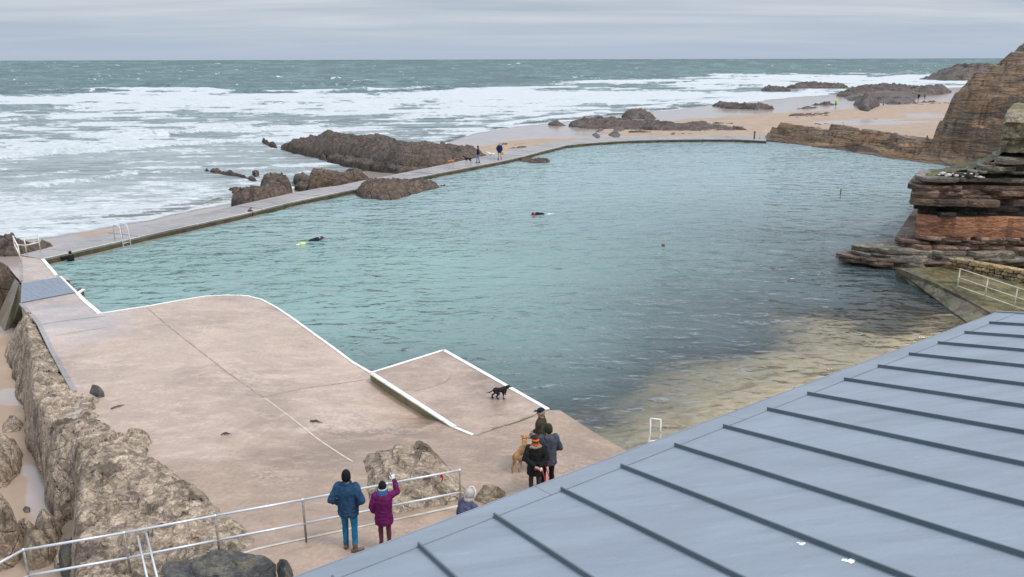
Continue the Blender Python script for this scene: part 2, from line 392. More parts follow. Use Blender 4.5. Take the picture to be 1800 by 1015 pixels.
def m_pool():
    t = NT('pool_water')
    dp = t.attr('depth'); tb = t.attr('turbid'); fo = t.attr('foam')
    a = t.noise(1.0, 1, .4, t.map((.66, 1.2, 1), rot=(0, 0, -.16)), .5)
    b = t.noise(1.0, 1, .4, t.map((1.6, 2.6, 1), rot=(0, 0, .22)), .5)
    c3 = t.noise(1.0, 1, .5, t.map((3.4, 6.0, 1), rot=(0, 0, -.3)), .4)
    gust = t.mr(t.noise(.07, 4, .55, t.map((1, 2, 1)), .6), .32, .68, .55, 1.35)
    h = t.math('MULTIPLY', t.math('ADD', t.math('ADD', a, t.math('MULTIPLY', b, .42)), t.math('MULTIPLY', c3, .12)), gust)
    nm = t.bump(h, 1, .35)
    tint = t.noise(.12, 5, .6, t.map((.6, 1.3, 1)))
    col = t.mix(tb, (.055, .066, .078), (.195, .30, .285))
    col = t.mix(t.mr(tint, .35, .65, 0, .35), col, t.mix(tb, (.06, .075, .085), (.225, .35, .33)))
    col = t.mix(t.attr('milk'), col, (.285, .375, .395))  # pale horizon sky reflection painted into the colour of the far water
    body = t.n('BsdfDiffuse'); t.put(body.inputs[0], col); t.put(body.inputs['Normal'], nm)
    tr = t.n('BsdfTransparent'); t.put(tr.inputs[0], (.93, .95, .93))
    k = t.mix(tb, (1.2,)*3, (4.5,)*3)
    op = t.math('SUBTRACT', 1.0, t.math('POWER', 2.718, t.math('MULTIPLY', t.math('MULTIPLY', dp, k), -1.0)))
    base = t.mixs(op, tr.outputs[0], body.outputs[0])
    gl = t.n('BsdfGlossy'); gl.inputs['Roughness'].default_value = .04; t.put(gl.inputs['Normal'], nm)
    fr = t.n('Fresnel'); fr.inputs[0].default_value = 1.333; t.put(fr.inputs['Normal'], nm)
    s = t.mixs(fr.outputs[0], base, gl.outputs[0])
    fd = t.n('BsdfDiffuse'); t.put(fd.inputs[0], (.8, .82, .83))
    s = t.mixs(t.math('MULTIPLY', t.mr(fo, .05, .25), t.mr(t.math('ADD', fo, t.math('MULTIPLY', t.math('SUBTRACT', t.noise(3, 5, .7), .5), .9)), .45, .7)), s, fd.outputs[0])
    return t.done(s)
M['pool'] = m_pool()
def m_bed():
    t = NT('pool_bed'); n = t.noise(.5, 7, .65, t.map((.6, 1.4, 1)), .6); n2 = t.noise(3, 6, .7, t.map((.6, 1.4, 1)), 1.0); w = t.attr('weed')
    sand = t.mix(t.mr(n2, .4, .6), (.52, .39, .24), (.70, .57, .40))
    k = t.mr(t.math('ADD', w, t.math('MULTIPLY', t.math('SUBTRACT', t.math('ADD', t.math('MULTIPLY', n, .5), t.math('MULTIPLY', n2, .5)), .5), 1.6)), .4, .62)
    c = t.mix(k, sand, t.mix(n2, (.05, .035, .02), (.16, .11, .04)))
    c = t.mix(t.attr('cliff_reflection'), c, t.mix(n2, (.035, .02, .015), (.13, .085, .02)))
    return t.done(t.bsdf(c, .6, t.bump(n2, .6, .08)))
M['bed'] = m_bed()
# ================================================================ SHORE FUNCTIONS
_sh = [P(u, v, SEA) for u, v in ((-60, 520), (0, 480), (60, 447), (130, 424), (220, 398), (400, 360), (560, 325), (690, 292))]
_sh2 = [P(u, v, SEA) for u, v in ((830, 238), (900, 226), (1000, 214), (1150, 198), (1250, 187), (1400, 172), (1560, 160), (1700, 154))]
_pts = sorted([(p[0], p[1]) for p in _sh2]+[(_sh[-1][0], _sh[-1][1]), (_sh[-2][0], _sh[-2][1]), (_sh[-3][0], _sh[-3][1])])
_x0 = _sh[0][0]
XS = [-400, -70, -42]+[p[0] for p in _pts]+[900]
YS = [30, 36, 43]+[p[1] for p in _pts]+[900]
def shore_y(x): return np.interp(x, XS, YS)
def shore_s(x, y):
    """distance landward of the waterline (m, >0 on sand)"""
    s = (shore_y(x)-y)*.75
    return s + 2.2*fbm(x/14, y/14, 0, 4, 5) + .5*fbm(x/3, y/3, 0, 3, 8)
def sand_z(x, y):
    s = shore_s(x, y)
    z = SEA + np.where(s > 0, .022*s, .03*s)
    z = np.clip(z, -6, .1)
    k = sst(52, 40, y)*sst(-8, -14, x)
    z = z*(1-k)+(-1.75)*k
    far = sst(90, 140, y)*sst(20, 45, x)
    return z + .05*fbm(x/6, y/6, 0, 4, 3)
# ================================================================ POOL OUTLINE
inner_px = [(75, 456), (241, 418), (435.5, 375), (512, 356), (600, 338), (660, 327), (710, 316.5), (792, 301), (878, 284.5), (914, 277), (950, 267), (997, 255.5), (1040, 251.5), (1092, 248), (1160, 246), (1243, 245), (1300, 245.5), (1347, 248)]
outer_px = [(34, 448), (76, 438), (124, 424), (208, 405), (288, 390), (409, 363), (450, 354), (546, 332), (594, 327), (640, 317), (688, 308), (755, 294.6), (817, 282), (878, 268.6), (927, 259.5), (969, 250), (997, 247), (1050, 243.5), (1115, 241), (1243, 239), (1328, 239), (1347, 240)]
WZ = .38
inner = [P(u, v, WZ) for u, v in inner_px]; outer = [P(u, v, WZ) for u, v in outer_px]
def resample(pts, n):
    pts = np.array(pts); d = np.r_[0, np.cumsum(np.linalg.norm(np.diff(pts, axis=0), axis=1))]
    t = np.linspace(0, d[-1], n); return np.stack([np.interp(t, d, pts[:, i]) for i in range(pts.shape[1])], 1)
deck_side = [(75, 456), (99, 484), (122, 508), (147, 528), (175.5, 552), (250, 540), (330, 526), (360, 521.5), (400, 519.5), (435, 521), (460, 527.5), (485, 541), (520, 565), (580, 608), (620, 637), (652, 655)]
plat_px = [(652, 655), (780, 615), (965, 720)]
cliff_water = [(1345, 249), (1400, 254), (1480, 265), (1560, 278), (1655, 290)]
# polygon the pool water covers (runs on under walls, deck, cliffs and beach)
deck_side_w = [P(u, v, .35) for u, v in deck_side]
pool_pg = np.array([p[:2] for p in inner] + [P(u, v, 0)[:2] for u, v in cliff_water] + [(52, 80), (50, 60), (40, 48), (34, 30), (30, 16), (6, 12.5), (4, 16), (2.5, 19.0)] + [P(965, 730, .5)[:2]] + [P(u, v, .6)[:2] for u, v in plat_px[::-1]] + [p[:2] for p in deck_side_w[::-1][1:-1]])
# ================================================================ DECK HEIGHTS
_dk = [(60, 480, .35), (120, 530, .35), (178, 551, .35), (300, 535, .35), (435, 521, .35), (560, 600, .35), (640, 648, .33), (652, 668, .30), (700, 700, .25), (740, 728, .28), (800, 752, .58), (832, 766, .60), (965, 722, .60), (1030, 755, .42), (1095, 790, .22), (540, 953, 1.0), (622, 965, 1.0), (130, 690, .38), (350, 870, .7), (947, 850, .80), (300, 700, .42), (900, 800, .70), (500, 760, .50), (640, 850, .8), (750, 850, .85), (1000, 900, .8), (300, 1015, 1.0), (600, 1100, 1.05), (100, 600, .35), (720, 780, .55)]
_dkw = np.array([[*P(u, v, z)[:2], z] for u, v, z in _dk])
def deck_z(x, y):
    x = np.asarray(x, float); y = np.asarray(y, float)
    d = (x[..., None]-_dkw[:, 0])**2+(y[..., None]-_dkw[:, 1])**2
    w = 1/(d+.25)**1.6
    return (w*_dkw[:, 2]).sum(-1)/w.sum(-1)
def PD(u, v):
    z = .5
    for i in range(25):
        p = P(u, v, z); z = float(deck_z(p[0], p[1]))
    return P(u, v, z)
# ================================================================ GROUND SHEET
cut_pg = np.array([p[:2] for p in resample((np.array(resample(inner, 40))+np.array(resample(outer, 40)))/2, 30)] + [(40, 112), (48, 100), (56, 90), (60, 75), (60, 14), (-6, 9), (-9, 18)] + [P(140, 690, .3)[:2], P(60, 560, .3)[:2], P(45, 520, .3)[:2]])
def proj_rows(vs, ss, z=0):
    ys = np.array([P(CX, v, z)[1] for v in vs]); Y, Sx = np.meshgrid(ys, ss, indexing='ij'); return Y*Sx, Y
def ground():
    vs = np.r_[104.6, 106, np.arange(108, 330, 1.3), np.arange(330, 1400, 5.0)]
    ss = np.linspace(-1.5, 1.5, 420)
    X, Y = proj_rows(vs, ss, -1)
    Z = sand_z(X, Y); s = shore_s(X, Y)
    Z = np.where(Y > 1500, -6, Z)
    wet = np.where(s < 0, 1, np.interp(s, [0, 8, 25, 60], [1.2, .85, .6, .25]))
    u, v = proj(X, Y, Z)
    # wet / dry areas of the beach as they lie
    def blob(cu, cv, ru, rv, a):
        nonlocal wet
        wet = wet + a*np.exp(-((u-cu)/ru)**2-((v-cv)/rv)**2)
    right = (u > 840) & (v < 262)
    wet = np.where(right, np.interp(v-np.interp(u, [830, 1000, 1180, 1300, 1400, 1660], [258, 236, 212, 202, 197, 178]), [-14, -4, 4, 14], [1.25, .95, .15, .0]), wet)
    blob(1540, 216, 130, 6, .75); blob(1450, 228, 90, 3, .5); blob(1620, 203, 60, 5, .7); blob(1150, 240, 70, 3, .4); blob(1000, 238, 90, 6, 1.0); blob(920, 258, 60, 5, -.5)
    wet = np.where((u < 830) & (v > 255) & (v < 470), .95, wet)
    blob(190, 410, 75, 9, -1.2); blob(800, 285, 80, 12, -.3); blob(600, 320, 60, 20, .2)
    near = (v > 520) & (u < 400); wet = np.where(near, .12, wet)
    blob(20, 700, 25, 14, .9); blob(25, 640, 35, 30, -.2); blob(0, 820, 60, 22, .8); blob(70, 870, 30, 50, .8); blob(10, 550, 25, 45, .9); blob(10, 735, 20, 12, .3); blob(130, 990, 60, 30, .4)
    keep = ~inside(X, Y, cut_pg)
    V = np.stack([X, Y, Z], -1).reshape(-1, 3); f = grid_faces(*X.shape, keep)
    V, f, at = compact(V, f[:, ::-1], {'wet': np.clip(wet, 0, 1.3)})
    o = mesh('beach_sand', V, f[:, ::-1], M['sand'], smooth=True, attrs=at); tag(o, 'tan beach sand with wet grey sheets round the tidal pool', kind='structure')
ground()
# ================================================================ SEA
crests = [  # (polyline px, height, front width m, foam)
    ([(-80, 152), (0, 149), (60, 146), (110, 143), (165, 141)], 1.7, 6, 1.0),
    ([(150, 158), (180, 154), (260, 151), (330, 157)], 1.2, 6, .3),
    ([(355, 141), (400, 139), (430, 138)], 1.0, 5, .9), ([(395, 131), (435, 130)], .9, 6, .8),
    ([(495, 155), (560, 151), (640, 147), (735, 146)], 1.5, 5, 1.0), ([(510, 141), (570, 138), (600, 140)], 1.2, 6, .9),
    ([(620, 152), (660, 144), (700, 141)], .9, 5, .7),
    ([(838, 126), (860, 125)], 1.6, 8, 1.), ([(888, 124), (925, 124)], 1.6, 8, 1.), ([(950, 125), (965, 124)], 1.5, 8, .9),
    ([(1225, 119), (1245, 118)], 1.6, 10, 1.), ([(1295, 118), (1310, 118)], 1.5, 10, 1.), ([(1490, 121), (1524, 120)], 2.3, 10, 1.),
    ([(1378, 126), (1440, 125), (1480, 129)], 1.3, 8, 1.),
    ([(850, 142), (900, 138), (980, 137), (1040, 136), (1200, 134), (1300, 131)], 1.1, 7, 1.0),
    ([(-80, 166), (150, 160), (300, 158), (450, 163), (700, 160), (840, 151)], 1.0, 8, 1.0),
    ([(-80, 200), (0, 194), (70, 191), (130, 190)], .9, 4, .0), ([(300, 186), (420, 182), (560, 183)], .5, 4, .2),
    ([(1090, 150), (1180, 152)], .6, 5, 0),
    ([(-80, 216), (0, 212), (100, 207)], .6, 4, .1),
    ([(-80, 250), (0, 243), (160, 240), (300, 237), (480, 219)], .5, 3, .4),
    ([(-80, 281), (0, 279), (100, 272), (180, 265), (250, 260), (330, 255), (430, 252), (505, 248)], .55, 1.3, 1.1),
    ([(25, 330), (80, 327), (150, 320), (215, 309), (250, 307)], .42, 1.0, 1.15),
    ([(380, 230), (480, 228), (620, 218)], .4, 3, .4),
    ([(845, 222), (950, 210), (1060, 196), (1200, 183)], .35, 3, .9),
    ([(110, 378), (200, 372), (270, 362), (330, 352)], .12, .8, .7),
]
def sea():
    vs = np.r_[104.45, 104.7, 105.0, 105.5, np.arange(106, 135, .5), np.arange(135, 300, .62), np.arange(300, 560, 1.6)]
    ss = np.r_[-3, -1.6, -1.1, np.linspace(-.80, .80, 760), 1.1, 1.6, 3]
    X, Y = proj_rows(vs, ss, SEA)
    U, V = proj(X, Y, np.full_like(X, SEA))
    s = shore_s(X, Y)
    gz = sand_z(X, Y)
    Z = np.full_like(X, SEA)
    # surf density
    v0 = np.interp(U, [-200, 0, 160, 300, 420, 700, 850, 1000, 1300, 1500, 1800], [168, 166, 163, 156, 164, 162, 152, 144, 131, 128, 126])
    vf = np.interp(U, [-200, 0, 100, 250, 330, 505, 600, 900], [281, 279, 272, 260, 255, 249, 244, 400])
    foam = sst(v0-3, v0+3, V)*.85
    # deeper gaps, stretched along the crests
    g = fbm(X/60+Y/400, Y/np.interp(Y, [60, 120, 400, 900], [6, 9, 22, 60]), 0, 5, 21)
    foam -= sst(.0, .5, g)*.5
    def blob(cu, cv, ru, rv, a):
        nonlocal foam
        foam = foam+a*np.exp(-((U-cu)/ru)**2-((V-cv)/rv)**2)
    blob(60, 200, 90, 6, -.35); blob(40, 213, 90, 6, -.45); blob(60, 232, 300, 3, -.1); blob(320, 195, 120, 10, -.12); blob(480, 212, 170, 7, -.38); blob(1130, 152, 60, 2.2, -.6); blob(700, 192, 300, 4, -.15)
    blob(930, 178, 150, 7, .25); blob(1100, 168, 250, 6, .3); blob(200, 175, 250, 9, .35); blob(520, 236, 40, 8, .5); blob(560, 205, 200, 5, -.3); blob(760, 222, 90, 4, -.3); blob(250, 245, 260, 4, .15); blob(100, 262, 200, 8, .25)
    blob(1250, 150, 200, 5, .3); blob(1500, 148, 250, 8, .3); blob(820, 230, 60, 6, .3)
    inn = V > vf+1
    fin = .27+.27*sst(310, 380, V)+.18*np.exp(-((U-380)/150)**2-((V-325)/28)**2)+.16*np.exp(-((U-60)/200)**2-((V-395)/45)**2)-.15*np.exp(-((U-150)/220)**2-((V-290)/14)**2)-.1*np.exp(-((U-480)/120)**2-((V-275)/14)**2)
    foam = np.where(inn, fin, foam)
    # whitecaps out at sea
    wc = sst(.48, .66, fbm(U/16, V/1.6, 0, 4, 77))*sst(106, 112, V)*.9
    foam = np.where(V < v0-2, wc*1.6-.45, foam)
    sk = fbm(U/55, V/2.6+U/160, 0, 5, 121); sk2 = fbm(U/7, V/1.5, 0, 3, 122)
    foam = foam+(V > v0-2)*(.95*sk+.25*sk2)*np.interp(V, [v0.min(), 300, 330], [1, 1, .30])
    foam = foam+(V <= v0-2)*.12*sk
    green = sst(60, 0, V-v0)*.9
    green = np.where(V < v0, 1.0, np.clip(.55-.006*(V-v0), 0, .55))
    near = np.clip((SEA-gz)/1.2, 0, 1)
    chop = .10*fbm(X/2.2, Y/1.4, 0, 3, 31)+.35*fbm(X/30, Y/9, 0, 3, 35)*sst(250, 160, V)+.5*fbm(X/120, Y/22, 0, 2, 36)*sst(170, 130, V)
    Z = Z+chop*(.15+.85*near)
    for i, (pl, h, wd, fo) in enumerate(crests):
        pw = np.array([P(a, b, SEA)[:2] for a, b in pl])
        yl = np.interp(X, pw[:, 0], pw[:, 1]); L = pw[-1, 0]-pw[0, 0]
        k = (np.abs(Y-yl) < wd*7) & (X > pw[0, 0]-.05*L) & (X < pw[-1, 0]+.05*L)
        if not k.any(): continue
        x = X[k]; y = Y[k]
        yc = yl[k] + wd*.8*fbm(x/(wd*4), i*3.3, 0, 4, 50+i)
        e = sst(pw[0, 0]-.02*L, pw[0, 0]+.12*L, x)*sst(pw[-1, 0]+.02*L, pw[-1, 0]-.12*L, x)
        e = e*(.7+.45*fbm(x/(wd*3), i*9.1, 0, 3, 70+i))
        dy = y-yc
        prof = np.where(dy < 0, np.exp(-(dy/(wd*.45))**2), np.exp(-(dy/(wd*1.5))**2))
        Z[k] += h*1.5*e*prof*(1+.25*fbm(x/(wd*.5), y/(wd*.5), 0, 3, 90+i))
        fr = np.exp(-np.where(dy < 0, (dy/(wd*.62))**2, (dy/(wd*1.6))**2))
        fk = foam[k]
        fk = fk*(1-.6*e*prof) + e*fr*fo*.95 if fo > 0 else fk-e*.9*np.exp(-(dy/(wd*.8))**2)
        if h > .4: fk = fk-.35*e*np.exp(-((dy+wd*1.2)/(wd*.4))**2)
        foam[k] = fk
    depth = Z-gz
    # lacy swash line
    foam = foam+.30*np.exp(-((s+1.2)/1.2)**2)
    cut = inside(X, Y, cut_pg) | (s > 3.0) | ((X > -40) & (Y < 38)) | ((Y < 44) & (X > -30))
    Vv = np.stack([X, Y, Z], -1).reshape(-1, 3); f = grid_faces(*X.shape, ~cut)
    Vv, f, at = compact(Vv, f, {'foam': np.clip(foam, -.8, 1.3), 'depth': depth, 'green': green, 'milky': np.where(inn, .5+.45*sst(300, 400, V), .25*sst(v0, v0+40, V))*(1-sst(500, 800, U)*.4), 'tone': .8*fbm(U/34, V/2.0, 0, 4, 131)+.5*fbm(U/9, V/1.2, 0, 2, 132)})
    o = mesh('sea', Vv, f, M['sea'], smooth=True, attrs=at); tag(o, 'grey green sea with rows of white breakers', kind='structure')
sea()
# ================================================================ POOL BED AND WATER
_bd = [(1150, 750, -.22), (1300, 665, -.26), (1095, 792, -.25), (1300, 720, -.08), (1420, 690, .0), (1600, 600, -.04), (1660, 575, -.12), (1700, 560, -.06), (1400, 640, -.18), (1200, 690, -.30), (1500, 600, -.2), (1560, 580, -.2), (1600, 540, -.35), (1550, 500, -.6), (1060, 740, -.45), (1000, 700, -.95), (1000, 640, -1.3), (1250, 610, -.85), (1450, 540, -1.0), (1300, 500, -1.6), (1000, 500, -2.0), (600, 450, -2.0), (700, 560, -1.6), (400, 480, -1.8), (1200, 350, -2.2), (1500, 350, -2), (1500, 290, -2), (900, 320, -2), (200, 480, -1.7), (1640, 500, -.25), (1500, 440, -1.2)]
_bdw = np.array([[*P(u, v, z)[:2], z] for u, v, z in _bd]+[[14, 16, .3], [24, 26, .35], [30, 34, .4], [8, 14, .15]])
def bed_z(x, y):
    d = (x[..., None]-_bdw[:, 0])**2+(y[..., None]-_bdw[:, 1])**2; w = 1/(d+.6)**1.5
    return (w*_bdw[:, 2]).sum(-1)/w.sum(-1)
def pool():
    xs = np.arange(-36, 62, .32); ys = np.arange(11, 114, .32); X, Y = np.meshgrid(xs, ys); X = X.T; Y = Y.T
    B = bed_z(X, Y)+.05*fbm(X/2, Y/2, 0, 4, 9)
    U, V = proj(X, Y, 0*X)
    dl = (V-507)+(-.02)*(U-900)
    # brown weed lies on the shelf between sand and deep water
    weed = np.interp(B, [-1.2, -.5, -.25, -.1], [1.0, .62, .36, .0])
    weed = weed+.5*np.exp(-((U-1560)/70)**2-((V-560)/35)**2)+.55*np.exp(-((U-1680)/60)**2-((V-565)/30)**2)-.3*np.exp(-((U-1400)/120)**2-((V-660)/25)**2)
    cliff_reflection = np.exp(-((U-1590)/75)**2-((V-520)/38)**2)*1.1  # dark brown reflection of the cliff, painted onto the bed
    keep = sdist(X, Y, pool_pg) > -1.2
    f = grid_faces(*X.shape, keep); Vv = np.stack([X, Y, B], -1).reshape(-1, 3)
    a, b, at = compact(Vv, f, {'weed': weed, 'cliff_reflection': np.clip(cliff_reflection, 0, 1)})
    tag(mesh('pool_bed', a, b[:, ::-1], M['bed'], smooth=True, attrs=at), 'sandy and weedy floor of the tidal pool', kind='structure')
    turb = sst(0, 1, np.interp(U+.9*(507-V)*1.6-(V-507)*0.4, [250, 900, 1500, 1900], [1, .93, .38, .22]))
    turb = np.clip(turb*np.interp(V, [250, 420, 540, 640, 720], [1, 1, .88, .55, .25])*(1-.62*sst(430, 560, V)*sst(850, 1250, U))+.45*sst(420, 280, V)+sst(900, 300, U)*.5*np.interp(V, [500, 640], [1, .5]), 0, 1)  # far rows raised as well, for the painted sky reflection
    foam = np.zeros_like(X)
    for u, v, a, L in ((533, 428, 1.0, -1), (960, 377, .9, 1)):
        p = P(u, v, 0)
        for k in range(9):
            q = P(u+L*k*5.5, v+(k*1.1 if L < 0 else -k*.45), 0)
            foam = np.maximum(foam, (.75-.06*k)*np.exp(-((X-q[0])/.32)**2-((Y-q[1])/.42)**2))
    f = grid_faces(*X.shape, (sdist(X, Y, pool_pg) > -.35))
    Vv = np.stack([X, Y, 0*X+.025*fbm(X/1.3, Y/.8, 0, 2, 4)], -1).reshape(-1, 3)
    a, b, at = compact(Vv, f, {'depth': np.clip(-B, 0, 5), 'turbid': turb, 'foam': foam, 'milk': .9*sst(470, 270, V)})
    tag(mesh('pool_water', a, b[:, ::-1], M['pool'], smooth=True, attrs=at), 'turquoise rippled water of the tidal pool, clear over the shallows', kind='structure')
pool()
# ================================================================ POOL DECK
left_px = [(37, 451), (38, 495), (36, 533), (68, 569), (88, 610), (106, 645), (131, 690)]
def deck():
    side = [P(u, v, .35)[:2] for u, v in deck_side] + [P(800, 752, .6)[:2], P(832, 766, .6)[:2], P(965, 721, .6)[:2], P(985, 722, .58)[:2], P(1040, 757, .42)[:2], P(1095, 790, .22)[:2], P(1150, 826, .1)[:2]]
    low = [np.array((8, 10.6))]+[P(u, v, .9)[:2] for u, v in ((300, 1120), (310, 1010), (390, 955), (360, 915), (310, 862), (240, 812), (215, 765), (150, 735), (148, 700))] + [P(u, v, .36)[:2] for u, v in left_px[::-1]]
    pg = np.array(side+low)
    bm = bmesh.new()
    # regular fine grid clipped by the polygon: triangulate the outline with inner points
    from mathutils.geometry import delaunay_2d_cdt
    n = len(pg); edge = []; pts = []
    dense = []
    for i in range(n):
        a, b = pg[i], pg[(i+1) % n]; k = max(1, int(np.linalg.norm(b-a)/.8))
        for j in range(k): dense.append(a+(b-a)*j/k)
    m = len(dense); pts = [Vector(p) for p in dense]; edge = [(i, (i+1) % m) for i in range(m)]
    xs = np.arange(-34, 10, .55); ys = np.arange(10, 44, .55); X, Y = np.meshgrid(xs, ys); k = sdist(X, Y, pg) > .3
    pts += [Vector((a, b)) for a, b in zip(X[k], Y[k])]
    vv, ee, ff, *_ = delaunay_2d_cdt(pts, edge, [list(range(m))], 1, 1e-5)
    V = np.array([[v.x, v.y] for v in vv]); Z = deck_z(V[:, 0], V[:, 1]) + .006*fbm(V[:, 0]/2, V[:, 1]/2, 0, 3, 2)
    V3 = np.c_[V, Z]; F_ = [list(f) for f in ff]
    nt_ = len(V3); zb = -2.3
    rim = []
    from collections import Counter
    ec = Counter(); 
    for f in F_:
        for a, b in zip(f, f[1:]+f[:1]): ec[(a, b)] += 1
    bd = [(a, b) for (a, b) in ec if (b, a) not in ec]
    idx = {}; extra = []
    for a, b in bd:
        for q in (a, b):
            if q not in idx: idx[q] = nt_+len(extra); extra.append([V3[q][0], V3[q][1], zb])
    F_ += [[b, a, idx[a], idx[b]] for a, b in bd]
    V3 = np.r_[V3, extra]
    U, Vp = proj(V3[:, 0], V3[:, 1], V3[:, 2])
    paint = np.clip(sst(640, 590, Vp+.12*U)*sst(260, 170, U), 0, 1)*(.45+.55*sst(530, 545, Vp))
    algae = (V3[:, 2] < -1).astype(float)*sst(560, 400, Vp)*.0
    o = mesh('pool_deck', V3, F_, M['deck'], attrs={'paint': paint, 'algae': algae*0, 'damp': np.clip(sst(690, 860, Vp+.20*(U-500))*1.1+.35*sst(560, 520, Vp), 0, 1)}); tag(o, 'wide tan concrete deck beside the pool with damp patches', kind='structure')
    return pg
deck_pg = deck()
def strip(name, pts, w, mat, dz=.004, thick=0, side=0, parent=None, zf=None, step=.5):
    """a band of width w along world polyline pts (x, y[, z]) lying on the deck"""
    pts = np.array([p[:2] for p in pts]); L = np.linalg.norm(np.diff(pts, axis=0), axis=1).sum()
    # resample but keep corners
    q = [pts[0]]
    for a, b in zip(pts, pts[1:]):
        k = max(1, int(np.linalg.norm(b-a)/step))
        q += [a+(b-a)*(j+1)/k for j in range(k)]
    q = np.array(q); t = np.gradient(q, axis=0); t /= np.linalg.norm(t, axis=1)[:, None]; nn = np.c_[-t[:, 1], t[:, 0]]
    A = q+nn*(w*(side-1)/2 if side <= 0 else 0) if False else q+nn*(-w/2+side*w/2); B = q+nn*(w/2+side*w/2)
    zf = zf or deck_z
    za = zf(A[:, 0], A[:, 1])+dz; zb = zf(B[:, 0], B[:, 1])+dz; n = len(q)
    if thick:
        V = np.r_[np.c_[A, za-thick], np.c_[A, za], np.c_[B, zb], np.c_[B, zb-thick]]
        F_ = [[r*n+i, r*n+i+1, ((r+1) % 4)*n+i+1, ((r+1) % 4)*n+i] for r in range(4) for i in range(n-1)]+[[0, n, 2*n, 3*n], [n-1, 4*n-1, 3*n-1, 2*n-1]]
    else:
        V = np.r_[np.c_[A, za], np.c_[B, zb]]; F_ = [[i, i+1, n+i+1, n+i] for i in range(n-1)]
    return mesh(name, V, F_, mat, parent)
ed = empty('pool_edge', P(175.5, 552, .35)); tag(ed, 'raised white painted kerb along the curved pool edge of the deck', 'kerb')
def kerb_piece(px, w, z, thick=.06, dz=.03):
    o = strip('kerb_stone', [P(u, v, z)[:2] for u, v in px], w, M['white'], dz, thick, 0, zf=lambda x, y: np.full(np.shape(x), z) if z == .6 else deck_z(x, y))
    o.parent = ed; o.matrix_parent_inverse = ed.matrix_basis.inverted() if False else Matrix.Translation(-ed.location); return o
kerb_piece([(75, 456), (99, 484)], .16, .35); kerb_piece([(106, 487), (131, 512), (137, 517)], .12, .35)
kerb_piece([(137, 517), (147, 528), (175.5, 552)], .18, .35); kerb_piece([(137, 516), (147, 509)], .14, .35)
kerb_piece([(175.5, 552), (250, 540.5), (330, 526.5)], .11, .35)
kerb_piece([(330, 526.5), (360, 521.8), (400, 519.7), (435, 521), (460, 527.5), (485, 541), (520, 565)], .10, .35)
kerb_piece([(520, 565), (580, 608), (620, 637), (652, 655)], .10, .35)
# grooves and joints of the deck
def jl(px, w, mat, name='expansion_joint', lab=None):
    o = strip(name, [PD(u, v)[:2] for u, v in px], w, mat, .005); tag(o, kind='structure', label=lab); return o
jl([(258, 541), (300, 577), (345, 612), (400, 655), (465, 700)], .04, M['joint'], lab='dark joint crossing the deck'); jl([(465, 700), (540, 757), (620, 812)], .045, M['joint_light'], lab='pale joint running to the central rock')
jl([(68, 571), (130, 562), (184, 556)], .05, M['joint'], lab='groove across the walkway end'); jl([(97, 590), (187, 576)], .04, M['joint'], lab='second groove across the walkway end')
jl([(455, 700), (540, 682), (640, 668)], .025, M['joint'], lab='thin groove towards the platform')
jl([(420, 975), (452, 965), (540, 946), (600, 933), (658, 921), (740, 904), (832, 884)], .07, M['joint_light'], lab='pale kerb line along the walkway')
# raised platform
M['ochre'] = simple('ochre_stained_concrete', (.20, .165, .085), .6, .35, 1.5, bump=.04)
def platform():
    t = empty('platform', P(652, 655, .6)); tag(t, 'raised concrete platform with white edges jutting into the pool', 'platform')
    inv = Matrix.Translation(-t.location)
    pg = [P(u, v, .6)[:2] for u, v in ((652, 655), (780, 615), (965, 720), (832, 766), (800, 751))]
    v, f = prism(pg, -2.2, .602); o = mesh('slab', v, f, M['slab'], t, attrs=None); o.matrix_parent_inverse = inv
    # stained side face panel
    a, b = P(652, 655, .6)[:2], P(800, 751, .6)[:2]; nrm = np.array([-(b-a)[1], (b-a)[0]]); nrm /= np.linalg.norm(nrm)
    if nrm[1] > 0: nrm = -nrm
    q = [a, b, b+nrm*.03, a+nrm*.03]; v, f = prism(q, -.2, .585); o = mesh('side_face', v, f, M['ochre'], t); o.matrix_parent_inverse = inv
    z6 = lambda x, y: np.full(np.shape(x), .6)
    for px, w in (([(652, 656), (780, 616)], .11), ([(780, 616), (872, 668), (963, 720)], .14), ([(654, 657), (728, 705), (799, 751)], .15), ([(799, 752), (831, 765)], .10)):
        o = strip('white_edge', [P(a, b, .6)[:2] for a, b in px], w, M['white'], .02, .05, zf=z6); o.parent = t; o.matrix_parent_inverse = inv
    # dark broken joint at the landward end
    for px in ([(836, 765), (870, 752), (884, 748)], [(888, 747), (915, 738), (938, 729)]):
        o = strip('broken_joint', [P(a, b, .6)[:2] for a, b in px], .10, M['joint'], .008, zf=z6); o.parent = t; o.matrix_parent_inverse = inv
    o = strip('crack', [P(a, b, .6)[:2] for a, b in ((728, 688), (760, 680), (785, 671), (792, 662))], .05, M['joint'], .006, zf=z6); o.parent = t; o.matrix_parent_inverse = inv
platform()
